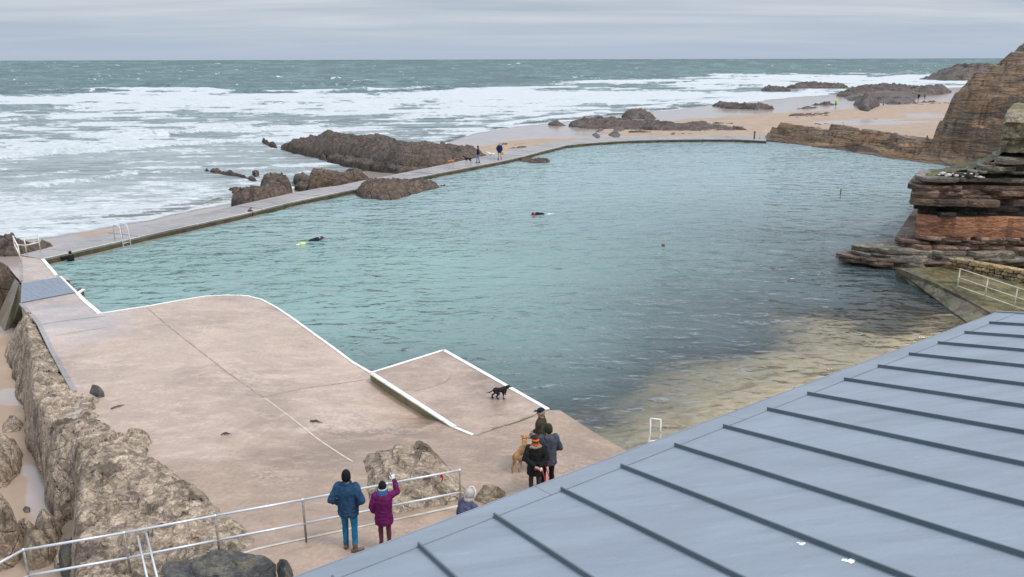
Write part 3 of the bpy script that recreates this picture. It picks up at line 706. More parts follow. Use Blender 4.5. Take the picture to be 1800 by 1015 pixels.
# ================================================================ SEA WALL
def sea_wall():
    t = empty('sea_wall', P(75, 456, WZ)); tag(t, 'long low concrete sea wall curving round the far side of the pool', 'wall'); inv = Matrix.Translation(-t.location)
    NS = 46
    a = resample(inner, NS+1)[:, :2]; b = resample(outer[1:], NS+1)[:, :2]
    # the two chains share segment lines: pair inner points with nearest outer points
    out = np.array(outer)[:, :2]; od = resample(np.array(outer)[:, :2], 1500)
    b = np.array([od[np.argmin(((od-p)**2).sum(1))] for p in a])
    rng = random.Random(4)
    for i in range(NS):
        e = (a[i+1]-a[i]); e /= np.linalg.norm(e); g = e*.012
        dz = rng.uniform(-.012, .012)
        v, f = prism([a[i]+g, a[i+1]-g, b[i+1]-g, b[i]+g], -2.4, WZ+dz); o = mesh('concrete_slab', v, f, M['wall'], t); o.matrix_parent_inverse = inv
        # lower ledge, green with algae, inside the pool
        n = np.array([-e[1], e[0]]); 
        if (n @ (b[i]-a[i])) > 0: n = -n
        rec = -n*.0
        v, f = prism([a[i]+n*.004, a[i+1]+n*.004, a[i+1]+n*.03, a[i]+n*.03], -.3, WZ-.09); o = mesh('algae_face', v, f, M['algae'], t); o.matrix_parent_inverse = inv
        if i % 3 != 2 or i < 6:
            v, f = prism([a[i]+n*.034, a[i+1]+n*.034, a[i+1]+n*.24, a[i]+n*.24], -.6, .055+rng.uniform(-.02, .01)); o = mesh('ledge', v, f, M['wall'], t); o.matrix_parent_inverse = inv
        # pale worn nosing
        v, f = prism([a[i]+g, a[i+1]-g, a[i+1]-g-n*.12, a[i]+g-n*.12], WZ-.05, WZ+.022); o = mesh('nosing', v, f, M['nosing'], t); o.matrix_parent_inverse = inv
M['nosing'] = m_concrete('worn_pale_concrete', (.52, .48, .43), .3)
sea_wall()
# ================================================================ ROCKS (height fields with their own thickness)
def rock(name, label, pts, h, base, edge, mat, res=.25, amp=.3, sc=1.0, seed=0, cat='rock', group=None, strata=0, ang=0, blocks=0, ragged=.5, kind=None, zfun=None, terr=None, smooth=False, rough=1.0):
    pg = poly(pts) if len(pts[0]) == 3 else poly(pts, base)
    x0, y0 = pg.min(0)-ragged*2; x1, y1 = pg.max(0)+ragged*2
    xs = np.arange(x0, x1+res, res); ys = np.arange(y0, y1+res, res); X, Y = np.meshgrid(xs, ys, indexing='ij')
    d = sdist(X, Y, pg)+ragged*fbm(X/(1.5*sc), Y/(1.5*sc), 0, 5, seed+1)
    H = h(X, Y) if callable(h) else h
    ca, sa = math.cos(ang), math.sin(ang); A = X*ca+Y*sa; B = -X*sa+Y*ca
    prof = 1-np.exp(-np.clip(d, 0, None)/edge*2.4)
    big = fbm(X/(3.2*sc), Y/(3.2*sc), 0, 3, seed+5)
    Z = H*prof*(1+.35*big)
    rg = fbm(A/(2.4*sc), B/(.8*sc), 0, 6, seed+9, .55, True)
    Z = Z+.6*amp*rg*np.clip(d/edge, 0, 1)
    if strata:
        ph = (B+.25*sc*fbm(A/(2*sc), B/(2*sc), 0, 4, seed+3))/(.55*sc)
        st = np.abs((ph % 1)-.35); Z = Z+strata*(np.minimum(ph % 1, 1-(ph % 1)*.6))*np.clip(d/edge, 0, 1)*(.6+.6*fbm(A/sc, B/sc, 0, 2, seed+30))
    wx = X+.22*sc*fbm(X/sc, Y/sc, 0, 4, seed+71); wy = Y+.22*sc*fbm(X/sc, Y/sc, 0, 4, seed+72)
    for (fs, fa, sd_) in ((1.9, .62, 0), (.75, .30, 1), (.30, .12, 2)):
        r_, cr_ = facets((wx*ca+wy*sa)/(fs*sc*1.3), (-wx*sa+wy*ca)/(fs*sc*.8), seed+80+sd_)
        Z = Z+(fa*sc*r_-(.10*fs*sc)*(1-sst(0, .09, cr_)))*np.clip(d/edge, 0, 1)*rough
    # bedding: tilted terraces with broken risers
    T, tx, ty, amt = terr or (.26*sc, .5*math.cos(ang+1.2), .5*math.sin(ang+1.2), .8)
    q = Z+tx*X+ty*Y+.35*T*fbm(X/(1.4*sc), Y/(1.4*sc), 0, 5, seed+50)
    Z = Z+((np.floor(q/T)+sst(.30, .52, (q/T) % 1))*T-q)*amt*np.clip(d/edge*1.5, 0, 1)
    Z = Z+.05*sc*fbm(X/(.35*sc), Y/(.35*sc), 0, 4, seed+40)
    bz = base if zfun is None else zfun(X, Y)
    Z = bz+np.where(d > 0, Z, -.8+d*1.5)
    if zfun is not None: Z = np.where(d > -.5, Z, bz-2)
    keep = d > -res*2.2
    f = grid_faces(*X.shape, keep); V = np.stack([X, Y, Z], -1).reshape(-1, 3)
    V, f, _ = compact(V, f, {})
    org = np.array([pg[:, 0].mean(), pg[:, 1].mean(), base])
    # skirt down into the ground: close the rim
    bo = {}
    ee = np.concatenate([f[:, [0, 1]], f[:, [1, 2]], f[:, [2, 3]], f[:, [3, 0]]]); key = ee[:, 0].astype(np.int64)*10**7+ee[:, 1]; rev = ee[:, 1].astype(np.int64)*10**7+ee[:, 0]
    rim = ee[~np.isin(key, rev)]
    uq, inv_ = np.unique(rim, return_inverse=True); inv_ = inv_.reshape(rim.shape)
    V2 = V[uq].copy(); V2[:, 2] = np.minimum(V2[:, 2]-.2, base-1.2)
    sk = np.c_[rim[:, 1], rim[:, 0], len(V)+inv_[:, 0], len(V)+inv_[:, 1]]
    f = np.r_[f, sk]; V = np.r_[V, V2]
    f = f[:, ::-1]
    o = mesh(name, V, f[:, ::-1], mat, smooth=smooth, origin=org)
    tag(o, label, cat if not kind else None, group, kind); return o
# --- big reef rock behind the wall and the stacks beside it
rock('reef_rock', 'largest long dark brown rock ridge between breaking surf and sea wall', [(462, 243, -.9), (492, 257, -.9), (560, 270, -.8), (640, 282, -.7), (700, 293, -.6), (760, 291, -.5), (830, 287, -.5), (858, 282, -.4), (866, 262, .3), (835, 248, 1.2), (800, 246, 1.5), (740, 238, 1.9), (700, 230, 2.1), (640, 222, 2.4), (560, 217, 2.5), (486, 225, 1.6), (462, 236, 0)], lambda x, y: np.interp(proj(x, y, y*0+1)[0], [470, 540, 700, 760, 800, 860], [1.6, 2.5, 2.4, 2.1, 2.2, 1.2]), -1.0, 2.4, M['rock_sea'], .28, .6, 1.7, 11, strata=.4, ang=-.35, ragged=.35, rough=.6)
rock('low_ledge', 'thin flat ledge at the foot of the big reef rock', [(560, 272, -.9), (600, 283, -.9), (660, 292, -.8), (700, 298, -.7), (760, 297, -.7), (770, 290, -.6), (700, 290, -.6), (640, 280, -.7)], .35, -1.0, .6, M['rock_sea'], .2, .15, 1.2, 12, strata=.1)
rock('sea_stack', 'tall steep boulder standing between the wall and the waves', [(454, 340, -.75), (470, 347, -.75), (508, 346, -.75), (515, 338, -.75), (500, 333, -.75), (462, 333, -.75)], 1.5, -.9, .5, M['rock_dark'], .09, .22, .8, 13, strata=.2, ang=.9, ragged=.12)
rock('low_boulder', 'rounded low boulder in front of the tall steep boulder', [(406, 351, -.75), (425, 358, -.75), (470, 357, -.75), (512, 349, -.75), (505, 342, -.75), (430, 343, -.75)], 1.0, -.9, .5, M['rock_dark'], .09, .18, .8, 14, strata=.2, ragged=.12)
rock('offshore_rock', 'low jagged rock out in the wash left of the tall boulder', [(360, 296, -1.2), (390, 304, -1.2), (420, 306, -1.2), (448, 316, -1.2), (446, 308, -1), (415, 297, -.7), (388, 288, -.4), (362, 288, -.6)], 1.1, -1.5, .9, M['rock_sea'], .15, .4, 1.0, 15, strata=.25, ragged=.4)
rock('wash_rock', 'small dark rock awash right of the jagged offshore rock', [(398, 328, -1.2), (410, 335, -1.2), (425, 333, -1.1), (418, 327, -1)], .35, -1.4, .4, M['rock_sea'], .12, .15, .6, 16)
for i, (px, h, lab) in enumerate([([(512, 310), (516, 316), (532, 316), (545, 311), (535, 305), (520, 306)], .75, 'small dark rock just right of the tall boulder'), ([(520, 324), (535, 330), (548, 326), (540, 320), (525, 319)], .5, 'flat wet rock nearest the wall among small rocks'), ([(440, 298), (448, 302), (455, 300), (450, 296)], .3, 'tiny rock in the foam behind the boulders'), ([(545, 316), (555, 320), (570, 314), (560, 309)], .5, 'dark rock touching the seaward end of the pointed rock')]):
    rock('wave_rock', lab, [(a, b, -.9) for a, b in px], h*.6, -1.15, .5, M['rock_sea'], .12, .12, .6, 20+i, group='small rocks in the wash')
rock('pointed_rock', 'pointed brown rock leaning against the seaward edge of the wall', [(540, 333, -.75), (560, 330, -.75), (600, 327, -.75), (640, 319, -.75), (648, 315, -.75), (600, 318, -.75), (560, 321, -.75), (545, 325, -.75)], lambda x, y: np.interp(proj(x, y, x*0)[0], [540, 565, 600, 645], [1.2, 1.5, 1.0, .7]), -.7, .5, M['rock_dark'], .09, .25, .8, 17, strata=.3, ang=.7, ragged=.12)
rock('pool_rock', 'broad brown rock breaking through the wall into the pool', [(618, 340, .1), (640, 349, 0), (668, 353, 0), (700, 350, 0), (735, 340, 0), (770, 332, 0), (778, 329, 0), (740, 322, .4), (700, 317, .7), (670, 309, 1.2), (640, 311, 1.2), (622, 326, .8)], 1.1, -.2, .8, M['rock_dark'], .10, .3, .9, 18, strata=.22, ang=-.2, ragged=.35, rough=.6)
rock('pool_rock_tip', 'tiny rock tip in the water off the broad pool rock', [(776, 328, 0), (782, 330, 0), (785, 327, 0), (780, 326, 0)], .25, -.1, .2, M['rock_sea'], .08, .05, .4, 19)
rock('wall_foot_rock', 'flat low rock at the inner foot of the wall near the walkers', [(910, 283, .1), (930, 287, 0), (960, 287, 0), (970, 284, 0), (962, 278, .1), (940, 280, .1), (915, 279, .2)], .38, -.15, .5, M['rock_sea'], .14, .15, .9, 25)
rock('corner_reef', 'jagged strata rock behind the corner railing', [(-40, 440, -1), (5, 441, -1), (40, 440, -.9), (95, 428, -.8), (80, 412, -.3), (55, 400, .2), (30, 396, .2), (5, 398, 0), (-40, 410, -.2)], 1.1, -1.5, 1.0, M['rock_sea'], .09, .4, .9, 26, strata=.35, ang=-.5, ragged=.4)
rock('wall_rock', 'steep fin of layered rock against the outer left face of the walkway', [(-60, 560, -1.6), (0, 545, -1.6), (18, 520, -1.3), (30, 500, -.6), (34, 470, .1), (30, 452, .2), (8, 460, .1), (-60, 470, 0)], 1.9, -1.8, .9, M['rock_dark'], .08, .45, .8, 27, strata=.45, ang=1.1, ragged=.25)
# --- long rough outcrop on the left
left_main = [(12, 600, -1.2), (22, 640, -1.5), (20, 678, -1.6), (40, 722, -1.6), (44, 763, -1.6), (62, 805, -1.6), (75, 848, -1.4), (92, 894, -1.2), (90, 947, -.9), (66, 990, -.6), (60, 1100, 0), (300, 1110, .9), (400, 1040, .95), (430, 985, .95), (455, 958, .9), (433, 935, .85), (376, 894, .75), (347, 857, .7), (302, 833, .6), (262, 812, .55), (274, 780, .55), (245, 763, .5), (204, 753, .5), (170, 735, .45), (182, 698, .45), (131, 683, .4), (95, 628, .3), (72, 585, .3), (45, 560, .0), (25, 575, -.5)]
_lm = poly(left_main)
def _lmt(x, y):
    u, v = proj(x, y, x*0+.2)
    left = np.interp(v, [560, 640, 700, 760, 820, 900, 1000], [8, 24, 26, 44, 62, 92, 92])
    return u, v, u-left
def lm_base(x, y):
    u, v, q = _lmt(x, y)
    return -1.75+(deck_z(x, y)-.12+1.75)*sst(0, np.interp(v, [560, 700, 830, 1000], [40, 38, 70, 60]), q)
def lm_h(x, y):
    u, v, q = _lmt(x, y)
    top = np.interp(v, [560, 640, 700, 760, 850, 960, 1030], [.08, .12, .16, .18, .32, .34, .2])
    hole = np.exp(-((u-112)/22)**2-((v-838)/36)**2)
    return top+.55*np.exp(-(q/16)**2)-2.6*hole+.25*np.exp(-((u-230)/70)**2-((v-850)/40)**2)
rock('rock_outcrop', 'long rough outcrop of bulging brown rock between the beach and the deck', left_main, lm_h, -1.7, .45, M['rock_fore'], .05, .13, .85, 31, strata=.10, ang=.55, blocks=.15, ragged=.28, zfun=lm_base, terr=(.20, .45, -.30, .9), rough=.55)
_r = lambda *a: [tuple(x) for x in a]
rock('buttress', 'sloping mass of pale rock and concrete below the walkway end', _r((8, 618, -1.7), (20, 650, -1.7), (50, 690, -1.7), (100, 700, -.6), (150, 672, .1), (95, 560, .1), (60, 530, .1), (36, 535, 0), (28, 560, -.6)), lambda x, y: np.interp(proj(x, y, x*0-.5)[0], [0, 30, 60, 90], [.9, 1.5, 1.95, 2.0]), -1.8, .9, M['rock_fore'], .07, .15, 1.0, 33, ragged=.15)
for i, (px, h, lab, mt, z) in enumerate([
    ([(155, 690), (172, 701), (186, 697), (180, 683), (160, 681)], .5, 'flat dark rock at the deck end of the outcrop, topmost one', 'rock_black', .4),
    ([(205, 775), (225, 790), (262, 792), (276, 778), (262, 760), (230, 757)], .42, 'rounded grey rock beside the deck halfway down the outcrop', 'rock_fore', .5),
    ([(-40, 800), (-30, 862), (10, 858), (36, 832), (42, 800), (20, 788)], .9, 'mossy brown boulder on the sand at the left edge', 'rock_fore', -1.75),
    ([(-60, 945), (-40, 995), (20, 985), (42, 965), (38, 940), (15, 930), (-30, 930)], 1.5, 'large smooth grey boulder below the railing corner', 'rock_fore', -1.4),
    ([(28, 925), (34, 940), (60, 938), (58, 922), (42, 916)], .5, 'small grey stone above the smooth boulder', 'rock_fore', -1.6),
    ([(34, 893), (40, 902), (58, 898), (56, 888), (46, 886)], .22, 'single dark pebble lying in the beach puddle', 'rock_black', -1.7),
    ([(0, 752), (5, 762), (35, 758), (44, 745), (30, 735), (12, 742)], .45, 'low brown rock beside the wet channel on the beach', 'rock_fore', -1.75),
    ([(60, 925), (70, 955), (100, 960), (110, 930), (95, 912), (70, 910)], .7, 'tilted grey slab between the boulder and the outcrop', 'rock_fore', -1.3),
    ([(40, 965), (50, 1000), (90, 1010), (110, 985), (90, 965)], 1.0, 'buff rock under the lower rail at the left', 'rock_tan', -1.3),
    ([(100, 975), (110, 1005), (160, 1000), (165, 978), (130, 968)], .7, 'wet dark stone beside the mossy plank', 'rock_black', -.3)]):
    rock('boulder', lab, [(a, b, z) for a, b in px], h, z-.1, .35, M[mt], .05, .09, .5, 40+i, blocks=.07, group='boulders round the left outcrop', ragged=.08)
# --- rocks on the deck near the walkway
rock('centre_rock', 'cracked rounded rock rising through the deck behind the railing', [(633, 808, .75), (640, 798, .8), (665, 795, .8), (700, 788, .8), (735, 784, .75), (765, 788, .7), (790, 812, .72), (815, 838, .75), (832, 862, .8), (835, 882, .8), (780, 893, .85), (720, 904, .9), (660, 915, .9), (645, 895, .9), (638, 850, .85)], .52, .60, .7, M['rock_fore'], .04, .10, 1.1, 61, blocks=.10, ragged=.12, ang=.4, terr=(.34, .5, .3, .5), rough=.6)
rock('dark_slab_rock', 'smooth dark slate rock at the bottom of the picture', [(270, 1000, 1), (300, 985, 1), (360, 972, 1), (420, 968, 1), (470, 978, 1), (490, 990, 1), (500, 1060, 1), (380, 1100, 1), (260, 1060, 1)], .45, .85, .5, M['rock_black'], .04, .03, .9, 62, ragged=.08, rough=.4, terr=(.5, .3, .2, .3))
rock('slate_boulder', 'small slate boulder touching the right of the dark slab', [(484, 990, 1), (500, 986, 1), (514, 992, 1), (518, 1012, 1), (512, 1030, 1), (488, 1028, 1)], .33, .9, .25, M['rock_black'], .03, .04, .5, 63, ragged=.05)
for i, (px, h, lab) in enumerate([([(833, 880), (840, 866), (865, 860), (890, 866), (885, 878), (850, 886)], .28, 'flat sandy stone half buried beyond the hooded head'), ([(838, 898), (850, 884), (900, 878), (915, 888), (880, 905)], .26, 'second sandy stone tucked against the roof edge')]):
    rock('sandy_stone', lab, [(a, b, .8) for a, b in px], h, .75, .25, M['rock_tan'], .035, .04, .5, 64+i, ragged=.05, group='sandy stones by the roof edge')
# --- reefs on the right beach
reefs = [
    ([(1003, 214), (1000, 218), (1040, 223), (1100, 226), (1170, 231), (1240, 233), (1322, 234), (1318, 230), (1260, 222), (1165, 217), (1155, 213), (1080, 210), (1030, 208)], 1.0, 'longest dark reef on the sand just beyond the far wall'),
    ([(1095, 232), (1120, 238), (1200, 240), (1280, 239), (1270, 235), (1180, 233), (1120, 230)], .4, 'low weedy reef touching the outside of the far wall'),
    ([(1088, 200), (1110, 205), (1157, 205), (1145, 200), (1118, 195), (1100, 197)], 1.2, 'small humped reef in the shallows right of the big rock'),
    ([(1255, 182), (1275, 187), (1330, 191), (1366, 191), (1340, 185), (1285, 183), (1265, 180)], 1.1, 'pointed reef on wet sand near the waterline'),
    ([(1240, 218), (1290, 222), (1340, 224), (1384, 224), (1370, 220), (1300, 217), (1250, 215)], .5, 'thin dark reef on dry sand between longer ones'),
    ([(1360, 207), (1400, 211), (1450, 208), (1470, 205), (1460, 200), (1440, 199), (1400, 204)], .8, 'curved reef in the middle of the tan sand'),
    ([(1412, 221), (1415, 226), (1450, 229), (1560, 233), (1640, 234), (1600, 229), (1500, 227), (1440, 219)], .9, 'long dark reef parallel to the rock lip of the pool'),
    ([(1340, 238), (1380, 241), (1480, 238), (1460, 229), (1400, 226), (1375, 230)], 1.0, 'weedy reef joining the far wall to the rock lip'),
    ([(1470, 166), (1480, 168), (1520, 168), (1535, 165), (1520, 161), (1490, 161)], 2.0, 'dark reef in the surf, leftmost of the outer rocks'),
    ([(1500, 160), (1530, 164), (1590, 170), (1625, 169), (1672, 164), (1670, 158), (1600, 157), (1560, 153), (1505, 154)], 2.2, 'broad dark reef under the surf line near the headland'),
    ([(1490, 176), (1530, 179), (1560, 180), (1590, 176), (1600, 171), (1540, 171), (1500, 172)], 1.2, 'flat reef just behind the humped beach rock'),
    ([(1340, 156), (1350, 158), (1390, 158), (1385, 156)], 1.3, 'farthest left sliver of reef in the surf'),
    ([(1385, 152), (1400, 153), (1460, 153), (1495, 152), (1460, 150), (1410, 149)], 1.8, 'ragged low reef awash beyond the left sliver'),
    ([(1395, 192), (1430, 191), (1445, 189), (1420, 188)], .6, 'small dark reef left of the beach walker'),
    ([(1422, 184), (1450, 186), (1480, 186), (1475, 183), (1440, 182)], .6, 'low reef at the feet of the beach walker'),
    ([(1580, 186), (1620, 189), (1700, 190), (1700, 182), (1620, 181)], .8, 'flat grey reef on sand close to the cliff'),
    ([(1575, 193), (1640, 195), (1660, 193), (1620, 191)], .4, 'narrow dark reef line beside the cliff shadow'),
    ([(1510, 213), (1530, 217), (1565, 218), (1550, 214), (1520, 211)], .5, 'small reef in the wet patch of sand'),
    ([(1545, 206), (1570, 207), (1610, 206), (1590, 203)], .4, 'tiny reef right of the middle sand patch'),
    ([(965, 213), (975, 215), (992, 215), (985, 212)], .4, 'tiny dark reef at the seaward tip of the longest reef'),
    ([(862, 249), (880, 252), (905, 252), (900, 249), (875, 248)], .3, 'small flat rock on wet sand behind the walkers'),
    ([(895, 252), (905, 256), (925, 256), (918, 252)], .3, 'small flat rock next to the bend of the wall'),
    ([(866, 266), (870, 263), (930, 259), (925, 256), (880, 259)], .45, 'narrow dark rock strip along the outer wall edge'),
]
for i, (px, h, lab) in enumerate(reefs):
    y = P(px[0][0], px[0][1], -1)[1]
    rock('beach_reef', lab, [(a, b, -.7) for a, b in px], h*.75, -1.25, max(.4, y/90*.7), M['far_rock'], max(.16, y/500), .22*max(1, y/150), max(1, y/90), 100+i, group='dark reefs on the beach beyond the wall', ragged=y/160, strata=.12)
def reef_field():
    xs = np.linspace(-12, 150, 620); ys = 100*np.exp(np.linspace(0, 1.25, 420)); X, Y = np.meshgrid(xs, ys, indexing='ij')
    u, v = proj(X, Y, X*0-.6); s = shore_s(X, Y)
    A = X*.94+Y*.34; B = -X*.34+Y*.94; k = Y/110
    n = fbm(A/(15*k), B/(1.9*k)+.5*fbm(X/20, Y/20, 0, 2, 6), 0, 5, 601, .55)
    dens = np.zeros_like(X)
    for cu, cv, ru, rv, a in ((1230, 224, 150, 9, .30), (1430, 222, 130, 12, .22), (1560, 168, 130, 12, .36), (1440, 186, 110, 5, .24), (1380, 154, 120, 5, .30), (1150, 236, 130, 6, .2), (1300, 198, 90, 6, .1)):
        dens = np.maximum(dens, a*np.exp(-((u-cu)/ru)**2-((v-cv)/rv)**2))
    f = n+dens*1.75-.42-.9*sst(1480, 1505, u)*sst(183, 188, v)
    H = np.clip(f*1.8, -.3, .7)*np.clip(k, 1, 2)+.12*fbm(X/1.2, Y/2, 0, 3, 610)*(f > 0)
    Z = np.maximum(sand_z(X, Y), SEA)+H
    keep = (f > -.10) & (v < 246)  & (u > 1000) & (u < 1720)
    V = np.stack([X, Y, Z], -1).reshape(-1, 3); V, fc, _ = compact(V, grid_faces(*X.shape, keep), {})
    o = mesh('reef_fragments', V, fc, M['far_rock']); tag(o, 'scattered low flat dark reef fragments over the far beach', kind='stuff')
reef_field()
rock('beach_mound', 'tallest humped rock on the sand near the beach walkers', [(1500, 184, -.7), (1515, 187, -.7), (1553, 187, -.7), (1556, 182, -.5), (1545, 174, 1.5), (1530, 170, 3), (1515, 172, 2.5), (1508, 178, 1)], 4.2, -1.0, 3.5, M['far_rock'], .5, .9, 3, 140, ragged=.8, strata=.4)
rock('headland', 'distant low grey headland beyond the surf', [(1612, 139, -1.5), (1660, 142, -1.5), (1740, 142, -1.5), (1850, 142, -1.5), (1850, 135, -1.5), (1740, 132, -1.5), (1690, 134, -1.5), (1640, 137, -1.5)], lambda x, y: np.interp(proj(x, y, x*0)[0], [1612, 1640, 1680, 1705, 1740, 1800], [.5, 2.0, 5.5, 7.0, 6.0, 5.0]), -2, 8, M['head_rock'] if 'head_rock' in M else M['far_rock'], 1.6, .8, 8, 150, ragged=2, strata=.4)
# ================================================================ FAR CLIFF AND ROCK LIP
def far_cliff():
    res = .30
    xs = np.arange(30, 112, res); ys = np.arange(58, 126, res); X, Y = np.meshgrid(xs, ys, indexing='ij')
    base = np.array([P(u, v, 0)[:2] for u, v in [(1342, 248)]+cliff_water[1:]]+[[48.5, 78], [51, 70], [54, 58]])
    # x of waterline as a function of y
    by = base[::-1, 1]; bx = base[::-1, 0]
    wob = .8*fbm(X/3.5, Y/3.5, 0, 4, 201)+.3*fbm(X/1, Y/1, 0, 3, 202)
    d = (X-np.interp(Y, by, bx))*.72+wob            # metres landward of the pool edge
    # lip: 2 m high ridge about 7 m wide
    lip = np.interp(d, [-1, 0, .7, 1.6, 3.5, 5.5, 7.5], [-1.5, .0, .9, 1.75, 2.1, 1.2, -.9])
    n = .35*fbm(X/2.5, Y/2.5, 0, 5, 203)
    lip = lip+n*np.clip(d, 0, 1)
    lip = np.where(Y > 111, lip-np.clip(Y-111, 0, 9)*.5, lip)
    # main mass: right of the sight line u=1665 for far rows
    db = X-(47.4+np.clip(Y-90, 0, 99)*1.05)+.5*wob
    dm = np.minimum(d-1.2, db)+1.1*fbm(X/4+Y/9, Y/5, 0, 4, 205)
    main = np.interp(dm, [-1, 0, .3, 1.2, 1.6, 3.0, 4.0, 5.5, 8, 12, 18, 30, 60], [-1.5, 1.2, 3.6, 4.6, 6.6, 7.4, 8.6, 9.8, 11.8, 15, 19, 24, 29])
    main = main+.6*fbm(X/2.4, Y/2.4, 0, 5, 207)*np.clip(dm, 0, 1)
    H = np.maximum(lip, main)
    r_, cr_ = facets(X/2.6+.3*fbm(X/2, Y/2, 0, 3, 220), Y/2.6, 221); r2, c2 = facets(X/.9, Y/.9+.3*fbm(X, Y, 0, 3, 224), 222)
    H = H+(1.7*np.interp(H, [0, 2.2, 3.5], [.35, .45, 1])*r_+.6*r2-.12*(1-sst(0, .1, cr_)))*np.clip(H, 0, 1)
    # strata terraces dipping to the right
    q = (H+.12*X*.9+.25*fbm(X/5, Y/5, 0, 4, 209))
    T = .80; fr = (q/T) % 1; ter = (np.floor(q/T)+sst(.25, .62, fr))*T-q
    H = H+ter*1.25*np.clip(H/1.0, 0, 1)*np.interp(H, [0, 9, 12], [1, .8, .25])
    H = H+.10*fbm(X/.7, Y/.7, 0, 4, 211)
    keep = H > -1.45
    f = grid_faces(*X.shape, keep); V = np.stack([X, Y, H], -1).reshape(-1, 3); V, f, _ = compact(V, f, {})
    o = mesh('far_cliff', V, f, M['cliff_far'], smooth=False); tag(o, 'brown layered cliff and low rock lip closing the far right of the pool', kind='structure')
far_cliff()
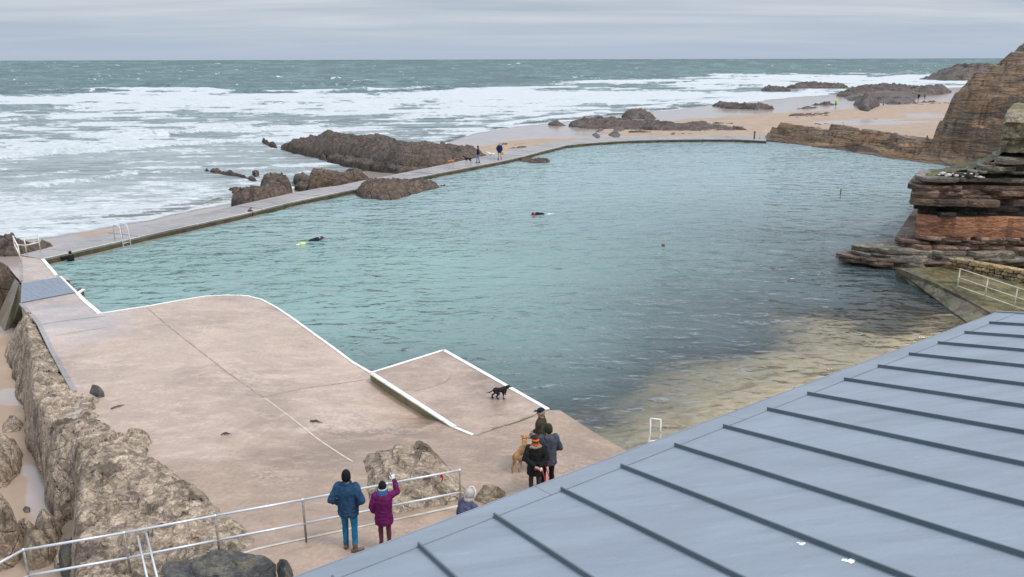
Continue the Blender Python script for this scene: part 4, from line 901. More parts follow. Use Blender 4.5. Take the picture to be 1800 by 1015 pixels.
# ================================================================ NEAR CLIFF, LAYER BY LAYER
M['cap_rock'] = rock_mat('cap_sandstone', (.10, .075, .05), (.27, .205, .125), (.42, .34, .22), 1.1, .10, lichen=(.20, .17, .06), moss=(.12, .125, .035))
def near_cliff():
    t = empty('layered_cliff', (26, 42, 0)); tag(t, 'near cliff of black, brown and rust red rock layers on the right of the pool', 'cliff'); inv = Matrix.Translation(-t.location)
    rng = random.Random(12)
    # silhouette (left end) of the face: list of (v, u) on the plane y = 42
    sil = [(195, 1800), (215, 1785), (235, 1776), (262, 1770), (280, 1752), (296, 1712), (312, 1640), (318, 1602), (330, 1596), (345, 1598), (360, 1606), (375, 1611), (395, 1606), (412, 1604), (420, 1598), (428, 1570), (434, 1568), (436, 1510), (442, 1495), (447, 1462), (455, 1470), (470, 1500), (500, 1560)]
    zz = [PY(u, v, 42)[2] for v, u in sil]; xx = [PY(u, v, 42)[0] for v, u in sil]
    zz, xx = zz[::-1], xx[::-1]
    def left_x(z): return float(np.interp(z, zz, xx))
    red0, red1 = PY(1700, 412, 42)[2], PY(1700, 378, 42)[2]
    z = -.6; k = 0
    while z < 6.3:
        if z < red0-.05 and z > .9: th = rng.choice((.10, .16, .22, .13))
        elif z <= .9: th = rng.choice((.2, .28, .16))
        else: th = rng.choice((.12, .2, .26, .34, .16))
        mt = None
        if z < red0 <= z+th+.08: th = red0-z
        if abs(z-red0) < 1e-6: th = (red1-red0); mt = 's_red'
        if mt is None:
            w = rng.random()
            if z < .9: mt = 's_black' if w < .3 else ('s_brown' if w < .7 else 's_grey')
            elif z < red0: mt = 's_black' if w < .38 else ('s_brown' if w < .65 else ('s_grey' if w < .85 else 's_pink'))
            elif z < red1+.15: mt = 's_black'
            elif z < red1+1.5: mt = 's_brown' if w < .4 else ('s_red' if w < .55 else ('s_pink' if w < .8 else 's_black'))
            else: mt = 's_black' if w < .4 else ('s_brown' if w < .7 else 's_grey')
        x0 = left_x(z+th/2)+(rng.uniform(-.1, .55) if z > 1.2 else rng.uniform(-.3, 1.3)); zc = z+th/2
        proud = {'s_black': -.16, 's_brown': .05, 's_grey': .1, 's_pink': .04, 's_red': .12}[mt]+rng.uniform(-.10, .14)
        # face line: y front as a function of x; lower layers stand forward
        n = 110; xs_ = np.r_[np.linspace(0, 1, n)**1.25*26]+x0
        front = 41.8-np.interp(zc, [-.6, .3, 1.2, 2, 4, 6], [1.3, 1.0, .45, .2, -.3, -.9])*sst(-.5, 3, xs_-x0+.3)-.05*(xs_-22)
        jag = fbm(xs_/1.6, zc*3.1+k, 0, 4, 300+k)*.30
        bl, bw, bid = worley(xs_/(1.1+rng.random()), np.full_like(xs_, k*7.7), 310+k)
        jag = jag-(bid-.5)*(.75 if mt != 's_red' else .28)
        front = front-proud-jag+(.16*(bw-bl < .07))
        # rounded left nose
        r = np.clip((xs_-x0)/1.0, 0, 1); front = front+.7*(1-np.sqrt(1-(1-r)**2))
        dip = -.012*(xs_-22)
        segs = []
        back = 60
        top = zc*0+z+th-.004+dip+.03*fbm(xs_/1.1, k*3., 0, 3, 330+k); bot = z-.02+dip+.02*fbm(xs_/1.1, k*3.+9, 0, 3, 340+k)
        mid = (top+bot)/2
        bev = min(.025, th*.15)
        rows = [(front+.9, bot), (front+bev*1.5, bot), (front, bot+bev), (front-.02, mid), (front+.01, top-bev), (front+bev*1.2, top), (front+1.3, top), (np.full(n, 52. if z < 3.8 else 44.6), top)]
        V = np.concatenate([np.c_[xs_+np.maximum(y-42.5, 0)*(.62 if z > 1.2 else 2.4), y, zt] for y, zt in rows]); m = len(rows)
        F_ = [[a*n+i, a*n+i+1, (a+1)*n+i+1, (a+1)*n+i] for a in range(m-1) for i in range(n-1)]
        F_.append([a*n for a in range(m)][::-1] if False else [a*n for a in range(m)])
        o = mesh('rock_layer', V, [f[::-1] for f in F_] if False else F_, M[mt], t, smooth=False); o.matrix_parent_inverse = inv
        if mt == 's_red' and th > .6: o['label'] = 'thick rust red sandstone layer'
        z += th; k += 1
    # tan weathered block on top at the right
    n = 150; xs_ = np.linspace(PY(1768, 250, 42)[0], 48, n); za, zb = PY(1800, 268, 41)[2], PY(1800, 205, 41)[2]
    f1, f2, idc = worley(xs_/.8, xs_*0+3.3, 401); rows = []
    for q in np.linspace(0, 1, 11):
        g1, g2, id2 = worley(xs_/1.3+q*.5, xs_*0+np.floor(q*4)*5.1, 402)
        fr = 41.3-(idc-.5)*.5-(id2-.5)*.55+.12*((f2-f1) < .08)+.15*fbm(xs_/.5, q*4, 0, 3, 403)+.9*np.clip(1-(xs_-xs_[0])/1.0, 0, 1)**2+.35*q
        rows.append((fr, za-.1+(zb-za-.3)*q+.05*(xs_-xs_[0])*q+.05*fbm(xs_/.6, q*5, 0, 3, 404)))
    top = zb-.2+.22*(xs_-xs_[0])+.2*fbm(xs_/.8, 1, 0, 4, 405)
    rows += [(fr+.7, top), (fr+2.2, top+.25), (50+0*xs_, top+.3)]
    rows = [(rows[0][0]+1.4, rows[0][1])]+rows
    V = np.concatenate([np.c_[xs_+np.maximum(y-42.5, 0)*.68, y, q] for y, q in rows]); m = len(rows)
    F_ = [[a*n+i, a*n+i+1, (a+1)*n+i+1, (a+1)*n+i] for a in range(m-1) for i in range(n-1)]+[[a*n for a in range(m)]]
    o = mesh('sandstone_cap', V, F_, M['cap_rock'], t); o.matrix_parent_inverse = inv
    # grassy bank above the black layers
    X, Y = np.meshgrid(np.arange(20, 60, .22), np.arange(42.5, 62, .2), indexing='ij')
    zl = np.interp(X, xx[-10:], zz[-10:]) 
    prof = [PY(u, v, 43) for u, v in ((1600, 322), (1650, 312), (1700, 300), (1735, 285), (1760, 262), (1775, 236), (1800, 205))]
    G = np.interp(X-np.clip(Y-42.5, 0, 99)*.62, [p[0] for p in prof]+[60], [p[2] for p in prof]+[11])-np.clip(42.7-Y, 0, 3)*.5-np.clip(Y-44, 0, 20)*.12
    G = G+.28+.2*fbm(X/1.1, Y/1.1, 0, 5, 410)
    keep = (X > prof[0][0]+.1+(Y-42)*.62)
    G = np.interp(X-(Y-42)*.62, X[:, 0], G[:, 3]) if False else G
    V = np.stack([X, Y, G], -1).reshape(-1, 3); V, f, _ = compact(V, grid_faces(*X.shape, keep), {})
    o = mesh('grass_bank', V, f, M['grass'], t, smooth=True); o.matrix_parent_inverse = inv
    # pale loose stones lying on the ledge
    for i in range(16):
        u = rng.uniform(1648, 1745); p = PY(u, rng.uniform(303, 311)+(u-1640)*.02, 41.9); bm = bmesh.new(); bmesh.ops.create_icosphere(bm, subdivisions=1, radius=rng.uniform(.05, .14))
        for v in bm.verts: v.co = Vector((v.co.x*1.3, v.co.y, v.co.z*.7))*rng.uniform(.8, 1.15)
        o = bmo('loose_stone', bm, M['pale_stone'], t); o.matrix_parent_inverse = inv; o.location = p
M['pale_stone'] = simple('pale_stone', (.55, .50, .46), .8, .2, 9)
near_cliff()
def clifftop():
    X, Y = np.meshgrid(np.r_[np.arange(6, 60, 1.2), np.arange(60, 220, 6)], np.r_[np.arange(-40, 64, 1.2)], indexing='ij')
    d = X-(.72*Y+5.0); d = np.where(Y < 12, X-13.6, d)
    Z = np.interp(d, [-1, 0, 4, 12, 26, 60, 200], [-1, .5, 1.6, 5.5, 11, 17, 26])+.5*fbm(X/5, Y/5, 0, 4, 701)+.12*fbm(X, Y, 0, 3, 702)
    V = np.stack([X, Y, Z], -1).reshape(-1, 3); V, f, _ = compact(V, grid_faces(*X.shape, d > -1.3), {})
    tag(mesh('clifftop_slope', V, f, M['grass'], smooth=True), 'grassy cliff slope rising beyond the right side of the pool', kind='structure')
clifftop()
# ================================================================ RAMP, MASONRY AND RIGHT RAILING
def ramp():
    up = [(1575, 473, .35), (1600, 471, .5), (1650, 470, .6), (1700, 478, .6), (1760, 490, .6), (1900, 520, .6), (1900, 640, .6), (1760, 560, .55), (1700, 527, .5), (1640, 497, .45), (1590, 477, .35)]
    v, f = prism([P(a, b, z)[:2] for a, b, z in up], -1.5, [z for a, b, z in up]); o = mesh('ramp_walkway', v, f, M['ramp']); tag(o, 'mossy concrete walkway below the near cliff', kind='structure')
    lo = [(1577, 475, .30), (1590, 478, .32), (1640, 498, .40), (1700, 528, .44), (1760, 561, .48), (1760, 600, .3), (1712, 577, .05), (1700, 566, .02), (1665, 541, .0), (1622, 512, .0), (1600, 500, .02), (1582, 484, .1)]
    v, f = prism([P(a, b, z)[:2] for a, b, z in lo], -1.5, [z for a, b, z in lo]); o = mesh('ramp_slope', v, f, M['ramp2']); tag(o, 'sloping green edged concrete apron at the water below the cliff', kind='structure')
    k = [(1578, 473), (1590, 477), (1640, 497), (1700, 527), (1762, 562)]
    pk = [P(u, v, .5)[:2] for u, v in k]
    o = strip('ramp_kerb', pk, .10, M['ramp2'], .04, .3, zf=lambda x, y: np.full(np.shape(x), .5)); tag(o, 'long pale concrete kerb stepping down the ramp to the water', 'kerb')
    # masonry wall at the cliff foot, stone by stone
    t = empty('masonry_wall', P(1660, 470, .6)); tag(t, 'yellow stained rubble masonry wall at the foot of the near cliff', 'wall'); inv = Matrix.Translation(-t.location)
    a = P(1665, 470, .6); b = P(1860, 506, .6); L = np.linalg.norm(b-a); e = (b-a)/L; nn = np.array([e[1], -e[0], 0])
    rng = random.Random(8); z = .55; row = 0
    v, f = prism([a[:2]-nn[:2]*.12, b[:2]-nn[:2]*.12, b[:2]-nn[:2]*1.2, a[:2]-nn[:2]*1.2], 0, .93); o = mesh('mortar_core', v, f, M['masonry'], t); o.matrix_parent_inverse = inv
    while z < .95:
        x = 0; hgt = rng.uniform(.16, .24)
        while x < L:
            w = rng.uniform(.22, .46); c = a+e*(x+w/2); bm = bmesh.new()
            box_bm(bm, (0, 0, 0), (w-.025, .26+rng.uniform(-.1, .12), (hgt-.025)*rng.uniform(.8, 1.1))); bmesh.ops.bevel(bm, geom=bm.edges[:], offset=.03, segments=1, affect='EDGES')
            for q in bm.verts: q.co += Vector((rng.uniform(-.03, .03), rng.uniform(-.03, .03), rng.uniform(-.025, .025)))
            o = bmo('stone', bm, M['masonry'] if rng.random() < .7 else M['rock_tan'], t); o.matrix_parent_inverse = inv
            o.location = (c[0], c[1], z+hgt/2); o.rotation_euler = (0, 0, math.atan2(e[1], e[0])); x += w
        z += hgt; row += 1
M['ramp'] = rock_mat('ramp_mossy_concrete', (0.066, 0.055, 0.021), (0.141, 0.114, 0.052), (0.220, 0.171, 0.097), .8, .03, lichen=(.14, .14, .03))
M['ramp2'] = rock_mat('apron_green_concrete', (0.060, 0.051, 0.031), (0.143, 0.116, 0.077), (0.203, 0.163, 0.112), .8, .03, lichen=(.05, .17, .06))
ramp()
# ledge of layered slabs running into the pool
for i, (px, h, lab, mt) in enumerate([([(1455, 444, .1), (1475, 455, 0), (1520, 464, 0), (1580, 472, 0), (1640, 470, .2), (1640, 450, .6), (1560, 447, .5), (1500, 444, .4)], .34, 'lowest flat slab of rock pointing into the pool', 's_brown'), ([(1492, 440, .5), (1500, 448, .4), (1560, 460, .4), (1620, 466, .4), (1650, 440, 1), (1600, 432, 1.1), (1540, 432, .9), (1500, 430, .8)], .8, 'upper slab of rock above the pool point', 's_grey')]):
    rock('rock_ledge', lab, px, h, -.1, .3, M[mt], .06, .08, .7, 160+i, strata=.05, ang=-.1, group='slabs at the foot of the near cliff', ragged=.15, rough=.5, terr=(.16, .0, .12, 1.0))
# ================================================================ METAL ROOF
def m_roof(name, c0):
    t = NT(name); a = t.noise(.7, 5, .6, t.map((1, 3, 1), rot=(0, 0, 1.05))); b = t.noise(26, 3, .6); c = t.noise(.9, 3, .5, t.map((.5, 1.6, 1), rot=(0, 0, -.5))); d = t.noise(6, 6, .6, t.map((.6, 2.5, 1), rot=(0, 0, -.5)))
    col = t.mix(t.mr(a, .3, .7), tuple(x*.92 for x in c0), tuple(x*1.07 for x in c0))
    col = t.mix(t.mr(b, .5, .8, 0, .12), col, tuple(x*.8 for x in c0))
    col = t.mix(t.mr(d, .58, .78, 0, .5), col, tuple(min(1, x*1.35) for x in c0))
    return t.done(t.bsdf(col, t.mr(c, .3, .7, .42, .55), t.bump(t.math('ADD', b, t.math('MULTIPLY', c, 30)), .4, .008), .5))
M['roof'] = m_roof('roof_membrane', (.225, .255, .305)); M['rib'] = m_roof('roof_rib_shaded', (.095, .125, .145)); M['trim'] = m_roof('roof_trim', (.215, .245, .29))  # ribs: roof colour darkened to paint in shade on their side faces
M['dropping'] = simple('bird_dropping', (.8, .8, .78), .7, .1, 10)
M['render_wall'] = simple('painted_render', (.5, .49, .46), .8, .1, 2)
def roof():
    zE = CAMH-4.4
    E0 = P(530, 1015, zE); E1 = P(1755, 550.5, zE); e = (E1-E0)/np.linalg.norm(E1-E0)
    s = ray(209, 475); s = -s/np.linalg.norm(s)                    # up-slope
    nrm = np.cross(e, s); nrm /= np.linalg.norm(nrm)
    if nrm[2] < 0: nrm = -nrm
    t = empty('beach_hut_block', E1); tag(t, 'building roofed in blue grey sheet with raised ribs, filling the lower right corner', 'building'); inv = Matrix.Translation(-t.location)
    def par(o): o.parent = t; o.matrix_parent_inverse = inv; return o
    def R3(u, v):
        d = ray(u, v); k = np.dot(E0-np.array([0, 0, CAMH]), nrm)/np.dot(d, nrm); return np.array([0, 0, CAMH])+d*k
    def ab(p):   # roof coordinates
        q = p-E1; A = np.array([[e@e, e@s], [e@s, s@s]]); return np.linalg.solve(A, np.array([q@e, q@s]))
    starts = [(735, 960), (868, 908), (987, 862), (1092, 821), (1190, 785), (1273, 751), (1350, 721), (1421, 694), (1488, 669), (1547, 647), (1603, 626), (1655, 606), (1702, 588), (1746, 570)]
    co = np.array([ab(R3(*q)) for q in starts]); off = co[:, 1].mean(); sp = np.diff(co[:, 0]).mean(); a_last = (co[:, 0]-sp*np.arange(len(co))).mean()+sp*(len(co)-1)
    LEN = 11.0; A0 = ab(E0)[0]-3.5
    def W(a, b, h=0): return E1+e*a+s*b+nrm*h
    def slab(name, a0, a1, b0, b1, h0, h1, mat, seg=1):
        V = []; 
        for h in (h0, h1):
            for a, b in ((a0, b0), (a1, b0), (a1, b1), (a0, b1)): V.append(W(a, b, h))
        return par(mesh(name, V, [[0, 3, 2, 1], [4, 5, 6, 7], [0, 1, 5, 4], [1, 2, 6, 5], [2, 3, 7, 6], [3, 0, 4, 7]], mat))
    slab('roof_deck', A0, -.02, .02, LEN, -.22, -.012, M['trim'])
    # panels between the ribs
    k = 0; edges = [a_last-sp*i for i in range(40) if a_last-sp*i > A0]
    lim = [-.0]+edges+[A0]
    for hi, lo in zip(lim, lim[1:]):
        if hi-lo > .02: slab('roof_panel', lo+.004, hi-.004, off-.0, LEN, -.010, 0, M['roof'])
    # eave flashing with laps
    a = A0; i = 0
    while a < -.01:
        b = min(a+3.05, 0); slab('eave_flashing', a+.003, b-.003, -.03, off-.006, -.010, .008, M['trim']); slab('fascia', a+.002, b-.002, -.05, -.032, -.28, .012, M['trim']); a = b
    slab('verge_trim', -.0, .05, -.05, LEN, -.28, .03, M['trim'])
    for a in edges:
        w, h = .011, .044
        V = []; bs = np.linspace(off-.02, LEN, 30)
        prof = [(-w*1.3, 0), (-w, .004), (-w*.8, h), (w*.8, h), (w, .004), (w*1.3, 0)]
        for b in bs:
            for x, y in prof: V.append(W(a+x, b, y+.001))
        n = len(prof); F_ = [[i*n+j, i*n+j+1, (i+1)*n+j+1, (i+1)*n+j] for i in range(len(bs)-1) for j in range(n-1)]+[[j for j in range(n)][::-1]]
        par(mesh('rib', V, F_, M['rib']))
    # droppings
    rng = random.Random(3)
    for u, v, r in ((1495, 987, .06), (1484, 985, .03), (1411, 957, .035), (1403, 955, .02), (1500, 975, .02)):
        p = R3(u, v); c = ab(p); V = [W(c[0], c[1], .004)]; n = 11
        for q in range(n):
            rr = r*rng.uniform(.45, 1.1); an = q*2*math.pi/n; V.append(W(c[0]+rr*math.cos(an), c[1]+rr*.7*math.sin(an), .003))
        par(mesh('dropping', V, [[0, 1+q, 1+(q+1) % n] for q in range(n)], M['dropping']))
    # wall under the eave
    A = W(A0+.3, .35, -.3); B = W(-.3, .35, -.3); C = B+s*9*np.array([1, 1, 0]); D = A+s*9*np.array([1, 1, 0])
    v, f = prism([A[:2], B[:2], C[:2], D[:2]], -.5, min(A[2], B[2])+.1); par(mesh('wall', v, f, M['render_wall']))
roof()
# ================================================================ RAILINGS
def railing(label, posts, hts, rail_r, post_r, pm, rm, extra=None, name='railing', frac=(.5,), zfun=None):
    """posts: list of base points"""
    t = empty(name, posts[0]); tag(t, label, 'railing'); inv = Matrix.Translation(-Vector(posts[0]))
    def par(o): o.parent = t; o.matrix_parent_inverse = inv; return o
    for p, h in zip(posts, hts):
        par(tube('post', [(p[0], p[1], p[2]-.05), (p[0], p[1], p[2]+h-rail_r*.6)], post_r, pm, n=10))
        bm = bmesh.new(); bmesh.ops.create_uvsphere(bm, u_segments=10, v_segments=6, radius=rail_r*1.35, matrix=Matrix.Translation((p[0], p[1], p[2]+h))); par(bmo('joint', bm, rm, None, True))
    for fr in (1.0,)+tuple(frac):
        for (p, h), (q, g) in zip(zip(posts, hts), zip(posts[1:], hts[1:])):
            par(tube('rail', [(p[0], p[1], p[2]+h*fr), (q[0], q[1], q[2]+g*fr)], rail_r, rm, n=10))
    return t, par
# front railing: solved so that top and foot fit the photograph with 1.06 m posts
def foot(u, vt, h, zb):  # location of a post whose top shows at (u, vt) and whose foot stands at zb
    p = P(u, vt, zb+h); return np.array([p[0], p[1], zb])
fr = [foot(-60, 1022, 1.06, .98), foot(41, 967, 1.06, .98), foot(218, 937, 1.06, .98), foot(378, 907, 1.06, .98), foot(532, 879, 1.06, .96), foot(680, 851, 1.06, .92), foot(808, 827, 1.06, .88)]
t_, par_ = railing('long galvanised two bar railing in front of the two standing walkers', fr, [1.06]*7, .026, .024, M['post'], M['rail'], frac=(.46,))
bm = bmesh.new(); rp = Vector(P(776, 835, 1.9)); box_bm(bm, rp, (.05, .05, .12)); box_bm(bm, rp+Vector((.02, -.02, -.1)), (.03, .02, .16), Euler((0, .3, 0)).to_matrix())
M['red'] = simple('red_ribbon', (.55, .02, .03), .6); o = bmo('ribbon', bm, M['red']); o.parent = t_; o.matrix_parent_inverse = Matrix.Translation(-t_.location); o['label'] = 'small red ribbon tied to the top rail'
# corner railing at the far end of the left walkway
c = [P(37, 463, .36), P(28, 444, .36), P(47, 446, .36), P(71, 440, .36)]
railing('white corner railing where the walkway meets the sea wall', c, [.95]*4, .03, .035, M['cream'], M['white'], frac=(.5,))
# right railing
z = .6; c = [foot(1688, 473, 1.05, z), foot(1737, 489, 1.05, z), foot(1789, 506, 1.05, z), foot(1850, 526, 1.05, z)]
railing('cream three bar railing on the ramp under the near cliff', c, [1.05]*4, .022, .026, M['cream'], M['cream'], frac=(.6, .22))
# far end railing of the wall
c = [P(1335, 244, .4), P(1345, 244.5, .4), P(1345, 241, .4)]
railing('tiny three post railing at the far end of the sea wall', c, [1.0]*3, .03, .03, M['cream'], M['cream'])
# mooring posts
def pole(name, label, a, b, r, mat, cap=None):
    bm = bmesh.new(); tube_bm(bm, [a, b], [r, r*.8], 10); o = bmo(name, bm, mat, None, True); tag(o, label, 'post'); return o
M['timber'] = simple('wet_timber', (.07, .06, .05), .6, .3, 5); M['palepole'] = simple('pale_pole', (.36, .31, .27), .6, .3, 5)
p = P(1166, 432, 0); q = PY(1169, 419, p[1]); t = empty('marker_post', p); tag(t, 'leaning pale marker post with dark collar in the middle of the pool', 'post')
o = tube('pole', [(0, 0, -.6), tuple(q-p)], .045, M['palepole'], t); o = tube('collar', [(0, 0, -.1), (.0, 0, .08)], .10, M['timber'], t)
p = P(1477, 349, 0); q = PY(1478.5, 332, p[1]); t = empty('marker_post', p); tag(t, 'tall thin dark marker post standing in the far right of the pool', 'post')
tube('pole', [(0, 0, -.8), tuple(q-p)], .05, M['timber'], t); tube('base_collar', [(0, 0, -.1), (0, 0, .25)], .07, M['palepole'], t)
p = P(1325, 244, .38); q = PY(1325, 232, p[1]); t = empty('depth_post', p); tag(t, 'dark depth post fixed to the far end of the sea wall', 'post')
tube('pole', [(0, -.2, -.6), (0, -.2, q[2]-p[2])], .10, M['timber'], t, 6); bm = bmesh.new(); box_bm(bm, (0, -.2, q[2]-p[2]), (.26, .26, .12)); bmo('cap', bm, M['timber'], t)
p = P(1623, 304, 0); q = PY(1624, 299, p[1]); t = empty('thin_stake', p); tag(t, 'short thin stake in the water by the nose of the cliff', 'post'); tube('pole', [(0, 0, -.5), tuple(q-p)], .05, M['timber'], t)
# pool ladder on the sea wall
t = empty('pool_ladder', P(221, 420, WZ)); tag(t, 'steel pool ladder with two looped handrails on the sea wall', 'ladder')
a = P(213, 424, WZ); b = P(226, 421, WZ); e = (b-a); L = np.linalg.norm(e); e = e/L; nn = np.array([e[1], -e[0], 0]); org = np.array(t.location)
for k, q in enumerate((a, b)):
    q = q-org; pts = [q-nn*.55+[0, 0, 0], q-nn*.55+[0, 0, .85], q-nn*.47+[0, 0, .97], q-nn*.1+[0, 0, .95], q+nn*.05+[0, 0, .85], q+nn*.12+[0, 0, 0], q+nn*.12+[0, 0, -1.0]]
    tube('handrail', [tuple(x) for x in pts], .028, M['rail'], t)
for z in (-.15, -.4, -.65): tube('rung', [tuple(a-org+nn*.12+[0, 0, z]), tuple(b-org+nn*.12+[0, 0, z])], .02, M['rail'], t)
# white ladder frame near the roof edge
g = P(1150, 790, .0); t = empty('beach_ladder', g); tag(t, 'white tubular ladder top showing above the roof edge', 'ladder')
yy = g[1]; T = [PY(u, v, yy)-g for u, v in ((1143.5, 736), (1161.5, 738), (1160.5, 774), (1139.5, 775))]
Lw = PY(1143, 762, yy)-g
tube('post', [(T[3][0], T[3][1]-.06, -.2), tuple(T[3]+[0, -.06, 0]), tuple(Lw), tuple(T[0])], .024, M['white'], t); tube('post', [(T[2][0], T[2][1], -.2), tuple(T[2]), tuple(T[1])], .024, M['white'], t)
tube('rung', [tuple(T[0]), tuple(T[1])], .024, M['white'], t); tube('rung', [tuple(T[3]+[0, -.06, 0]), tuple(T[2])], .026, M['white'], t); tube('rung', [tuple(T[3]+[0, -.06, -.3]), tuple(T[2]+[0, 0, -.3])], .024, M['white'], t)
# grating bridge on the left walkway
M['grate'] = simple('blue_grey_grating', (.21, .24, .29), .45, .12, 5); M['grate_dark'] = simple('grating_gap', (.10, .13, .17), .6, .2, 5)
def grating():
    q = [P(u, v, .39)[:2] for u, v in ((38, 498), (105, 487), (132, 514), (37, 532))]
    t = empty('footbridge_grating', (q[0][0], q[0][1], .39)); tag(t, 'blue grey ribbed footbridge deck across the left walkway', 'footbridge'); inv = Matrix.Translation(-t.location)
    v, f = prism(q, .30, .375); o = mesh('frame', v, f, M['grate_dark'], t); o.matrix_parent_inverse = inv
    n = 15
    for i in range(n):
        s0, s1 = i/n+.008, (i+1)/n-.008
        A = q[0]+(q[3]-q[0])*s0; B = q[1]+(q[2]-q[1])*s0; C = q[1]+(q[2]-q[1])*s1; D = q[0]+(q[3]-q[0])*s1
        v, f = prism([A, B, C, D], .376, .40); o = mesh('plank', v, f, M['grate'], t); o.matrix_parent_inverse = inv
    for (a, b) in (((105, 487), (132, 513)),):
        pass
    # sluice blocks beside it
grating()
def block(name, label, px, z, z0, mat, cat='kerb'):
    pg = [P(u, v, z)[:2] for u, v in px]; v, f = prism(pg, z0, z); c = np.mean(np.array(pg), 0); o = mesh(name, v, f, mat, origin=(c[0], c[1], z0)); tag(o, label, cat); return o
block('sluice_block', 'square concrete block in the water beside the grating', [(106, 484), (121, 487.5), (122.5, 493), (110, 491)], .32, -1.5, M['wall'], 'block')
block('sluice_wing', 'lower dark sluice block behind the small white spur', [(131, 511), (141, 507), (147, 509), (138, 515)], .25, -1.5, M['algae'], 'block')
# outer face posts and fin walls at the left walkway
M['buttress'] = m_concrete('stained_concrete', (.27, .225, .17), .4)
t = empty('leaning_buttress', P(20, 560, -1.5)); tag(t, 'inclined concrete buttress leaning on the walkway from the beach', 'buttress'); inv = Matrix.Translation(-t.location)
a = [P(34, 497, .25), P(26, 490, .25), P(-6, 560, -1.7), P(8, 580, -1.7)]
V = [tuple(x) for x in a]+[tuple(x-np.array([0, 0, .5])) for x in a[:2]]+[tuple(x-np.array([0, 0, .5])) for x in a[2:]]
o = mesh('ramp_slab', V, [[0, 1, 2, 3], [7, 6, 5, 4], [0, 3, 7, 4], [1, 0, 4, 5], [2, 1, 5, 6], [3, 2, 6, 7]], M['buttress'], t); o.matrix_parent_inverse = inv
a2 = [P(36, 530, .2), P(33, 500, .3), P(12, 575, -1.7), P(22, 572, -1.7)]
V = [tuple(x) for x in a2]+[tuple(x+np.array([.35, .1, -.1])) for x in a2]
o = mesh('side_wall', V, [[0, 1, 2, 3], [7, 6, 5, 4], [0, 3, 7, 4], [1, 0, 4, 5], [2, 1, 5, 6], [3, 2, 6, 7]], M['algae'], t); o.matrix_parent_inverse = inv
# low edge kerb on outer left side of the deck
ok = empty('outer_kerb', P(68, 569, .36)); tag(ok, 'narrow pale kerb along the seaward left edge of the deck', 'kerb')
o = strip('kerb_stone', [P(u, v, .36)[:2] for u, v in ((37, 534), (68, 569), (88, 610), (106, 645), (131, 690))], .16, M['wall'], .03, .10); o.parent = ok; o.matrix_parent_inverse = Matrix.Translation(-ok.location)
o = strip('kerb_stone', [P(u, v, .36)[:2] for u, v in ((36.5, 452), (37, 495))], .12, M['wall'], .05, .10); o.parent = ok; o.matrix_parent_inverse = Matrix.Translation(-ok.location)
# stair handrails and mossy plank at the lower left
t = empty('stair_handrail', P(258, 1015, .9)); tag(t, 'pair of short steel handrails framing the beach steps below the railing', 'handrail'); org = np.array(t.location)
for (u0, v0, u1, v1) in ((242, 943, 262, 1030), (257, 938, 280, 1030)):
    A = P(u0, v0, 1.35)-org; B = P(u1, v1, 1.75)-org
    tube('handrail', [tuple(A-[0, 0, 1.0]), tuple(A), tuple(B), tuple(B-[0, 0, 1.0])], .022, M['rail'], t)
t = empty('beach_steps', P(262, 1000, .9)); tag(t, 'narrow mossy steps between the pair of short handrails', 'steps'); inv = Matrix.Translation(-t.location)
for k in range(6):
    v_ = 960+k*14; z = .62+k*.07; pg = [P(246+k*3.2, v_, z)[:2], P(264+k*3.6, v_-3, z)[:2], P(268+k*3.6, v_+12, z)[:2], P(250+k*3.2, v_+15, z)[:2]]
    v, f = prism(pg, z-.3, z); o = mesh('tread', v, f, M['mossy'] if 'mossy' in M else M['algae'], t); o.matrix_parent_inverse = inv
t = empty('mossy_plank', P(150, 1005, .5)); tag(t, 'grey green plank ramp lying on the rocks at the bottom left', 'plank'); org = np.array(t.location)
A = P(182, 996, .75); B = P(95, 1040, .5)
dv = (B-A)/np.linalg.norm(B-A); sd_ = np.cross(dv, [0, 0, 1]); sd_ /= np.linalg.norm(sd_)
M['plank'] = simple('weathered_plank', (.34, .33, .25), .7, .2, 4); M['moss'] = simple('green_moss', (.10, .15, .03), .9, .4, 9)
for k, (w0, w1, mt, dz) in enumerate(((-.28, -.10, 'plank', 0), (-.09, .09, 'plank', .01), (.10, .2, 'moss', -.04))):
    V = []
    for z in (-.08, 0):
        for p_, w in ((A, w0), (A, w1), (B, w1), (B, w0)): V.append(tuple(p_-org+sd_*w+np.array([0, 0, z+dz])))
    mesh('board', V, [[0, 1, 2, 3], [7, 6, 5, 4], [0, 4, 5, 1], [1, 5, 6, 2], [2, 6, 7, 3], [3, 7, 4, 0]], M[mt], t)
# rock pool water on the outcrop
def puddle(label, px, z):
    pg = [P(u, v, z) for u, v in px]; V = [tuple(p) for p in pg]; o = mesh('rock_pool', V, [list(range(len(V)))], M['puddle']); tag(o, label, kind='structure')
tt = NT('still_puddle'); M['puddle'] = tt.done(tt.bsdf((.30, .27, .24), .05, None, .6))
puddle('small bright puddle in a hollow of the outcrop', [(112, 722), (118, 716), (140, 715), (147, 719), (135, 733), (128, 748), (120, 742)], .50)
# driftwood scraps on the deck
for lab, pts in (('forked dry weed scrap on the deck beside the outcrop', [(199, 719), (205, 716), (216, 714)]), ('dark seaweed scrap lying mid deck', [(392, 765), (398, 763), (404, 765)]), ('curled seaweed scrap in front of the central rock', [(548, 742), (556, 741), (566, 744)])):
    q = [PD(u, v)+[0, 0, .03] for u, v in pts]; t = empty('seaweed_scrap', q[0]); tag(t, lab, 'seaweed')
    rng = random.Random(int(q[0][0]*100))
    for k in range(4): tube('frond', [tuple(x-q[0]+[rng.uniform(-.06, .06), rng.uniform(-.06, .06), 0]) for x in q], [.018, .014, .006], M['timber'], t, 5)
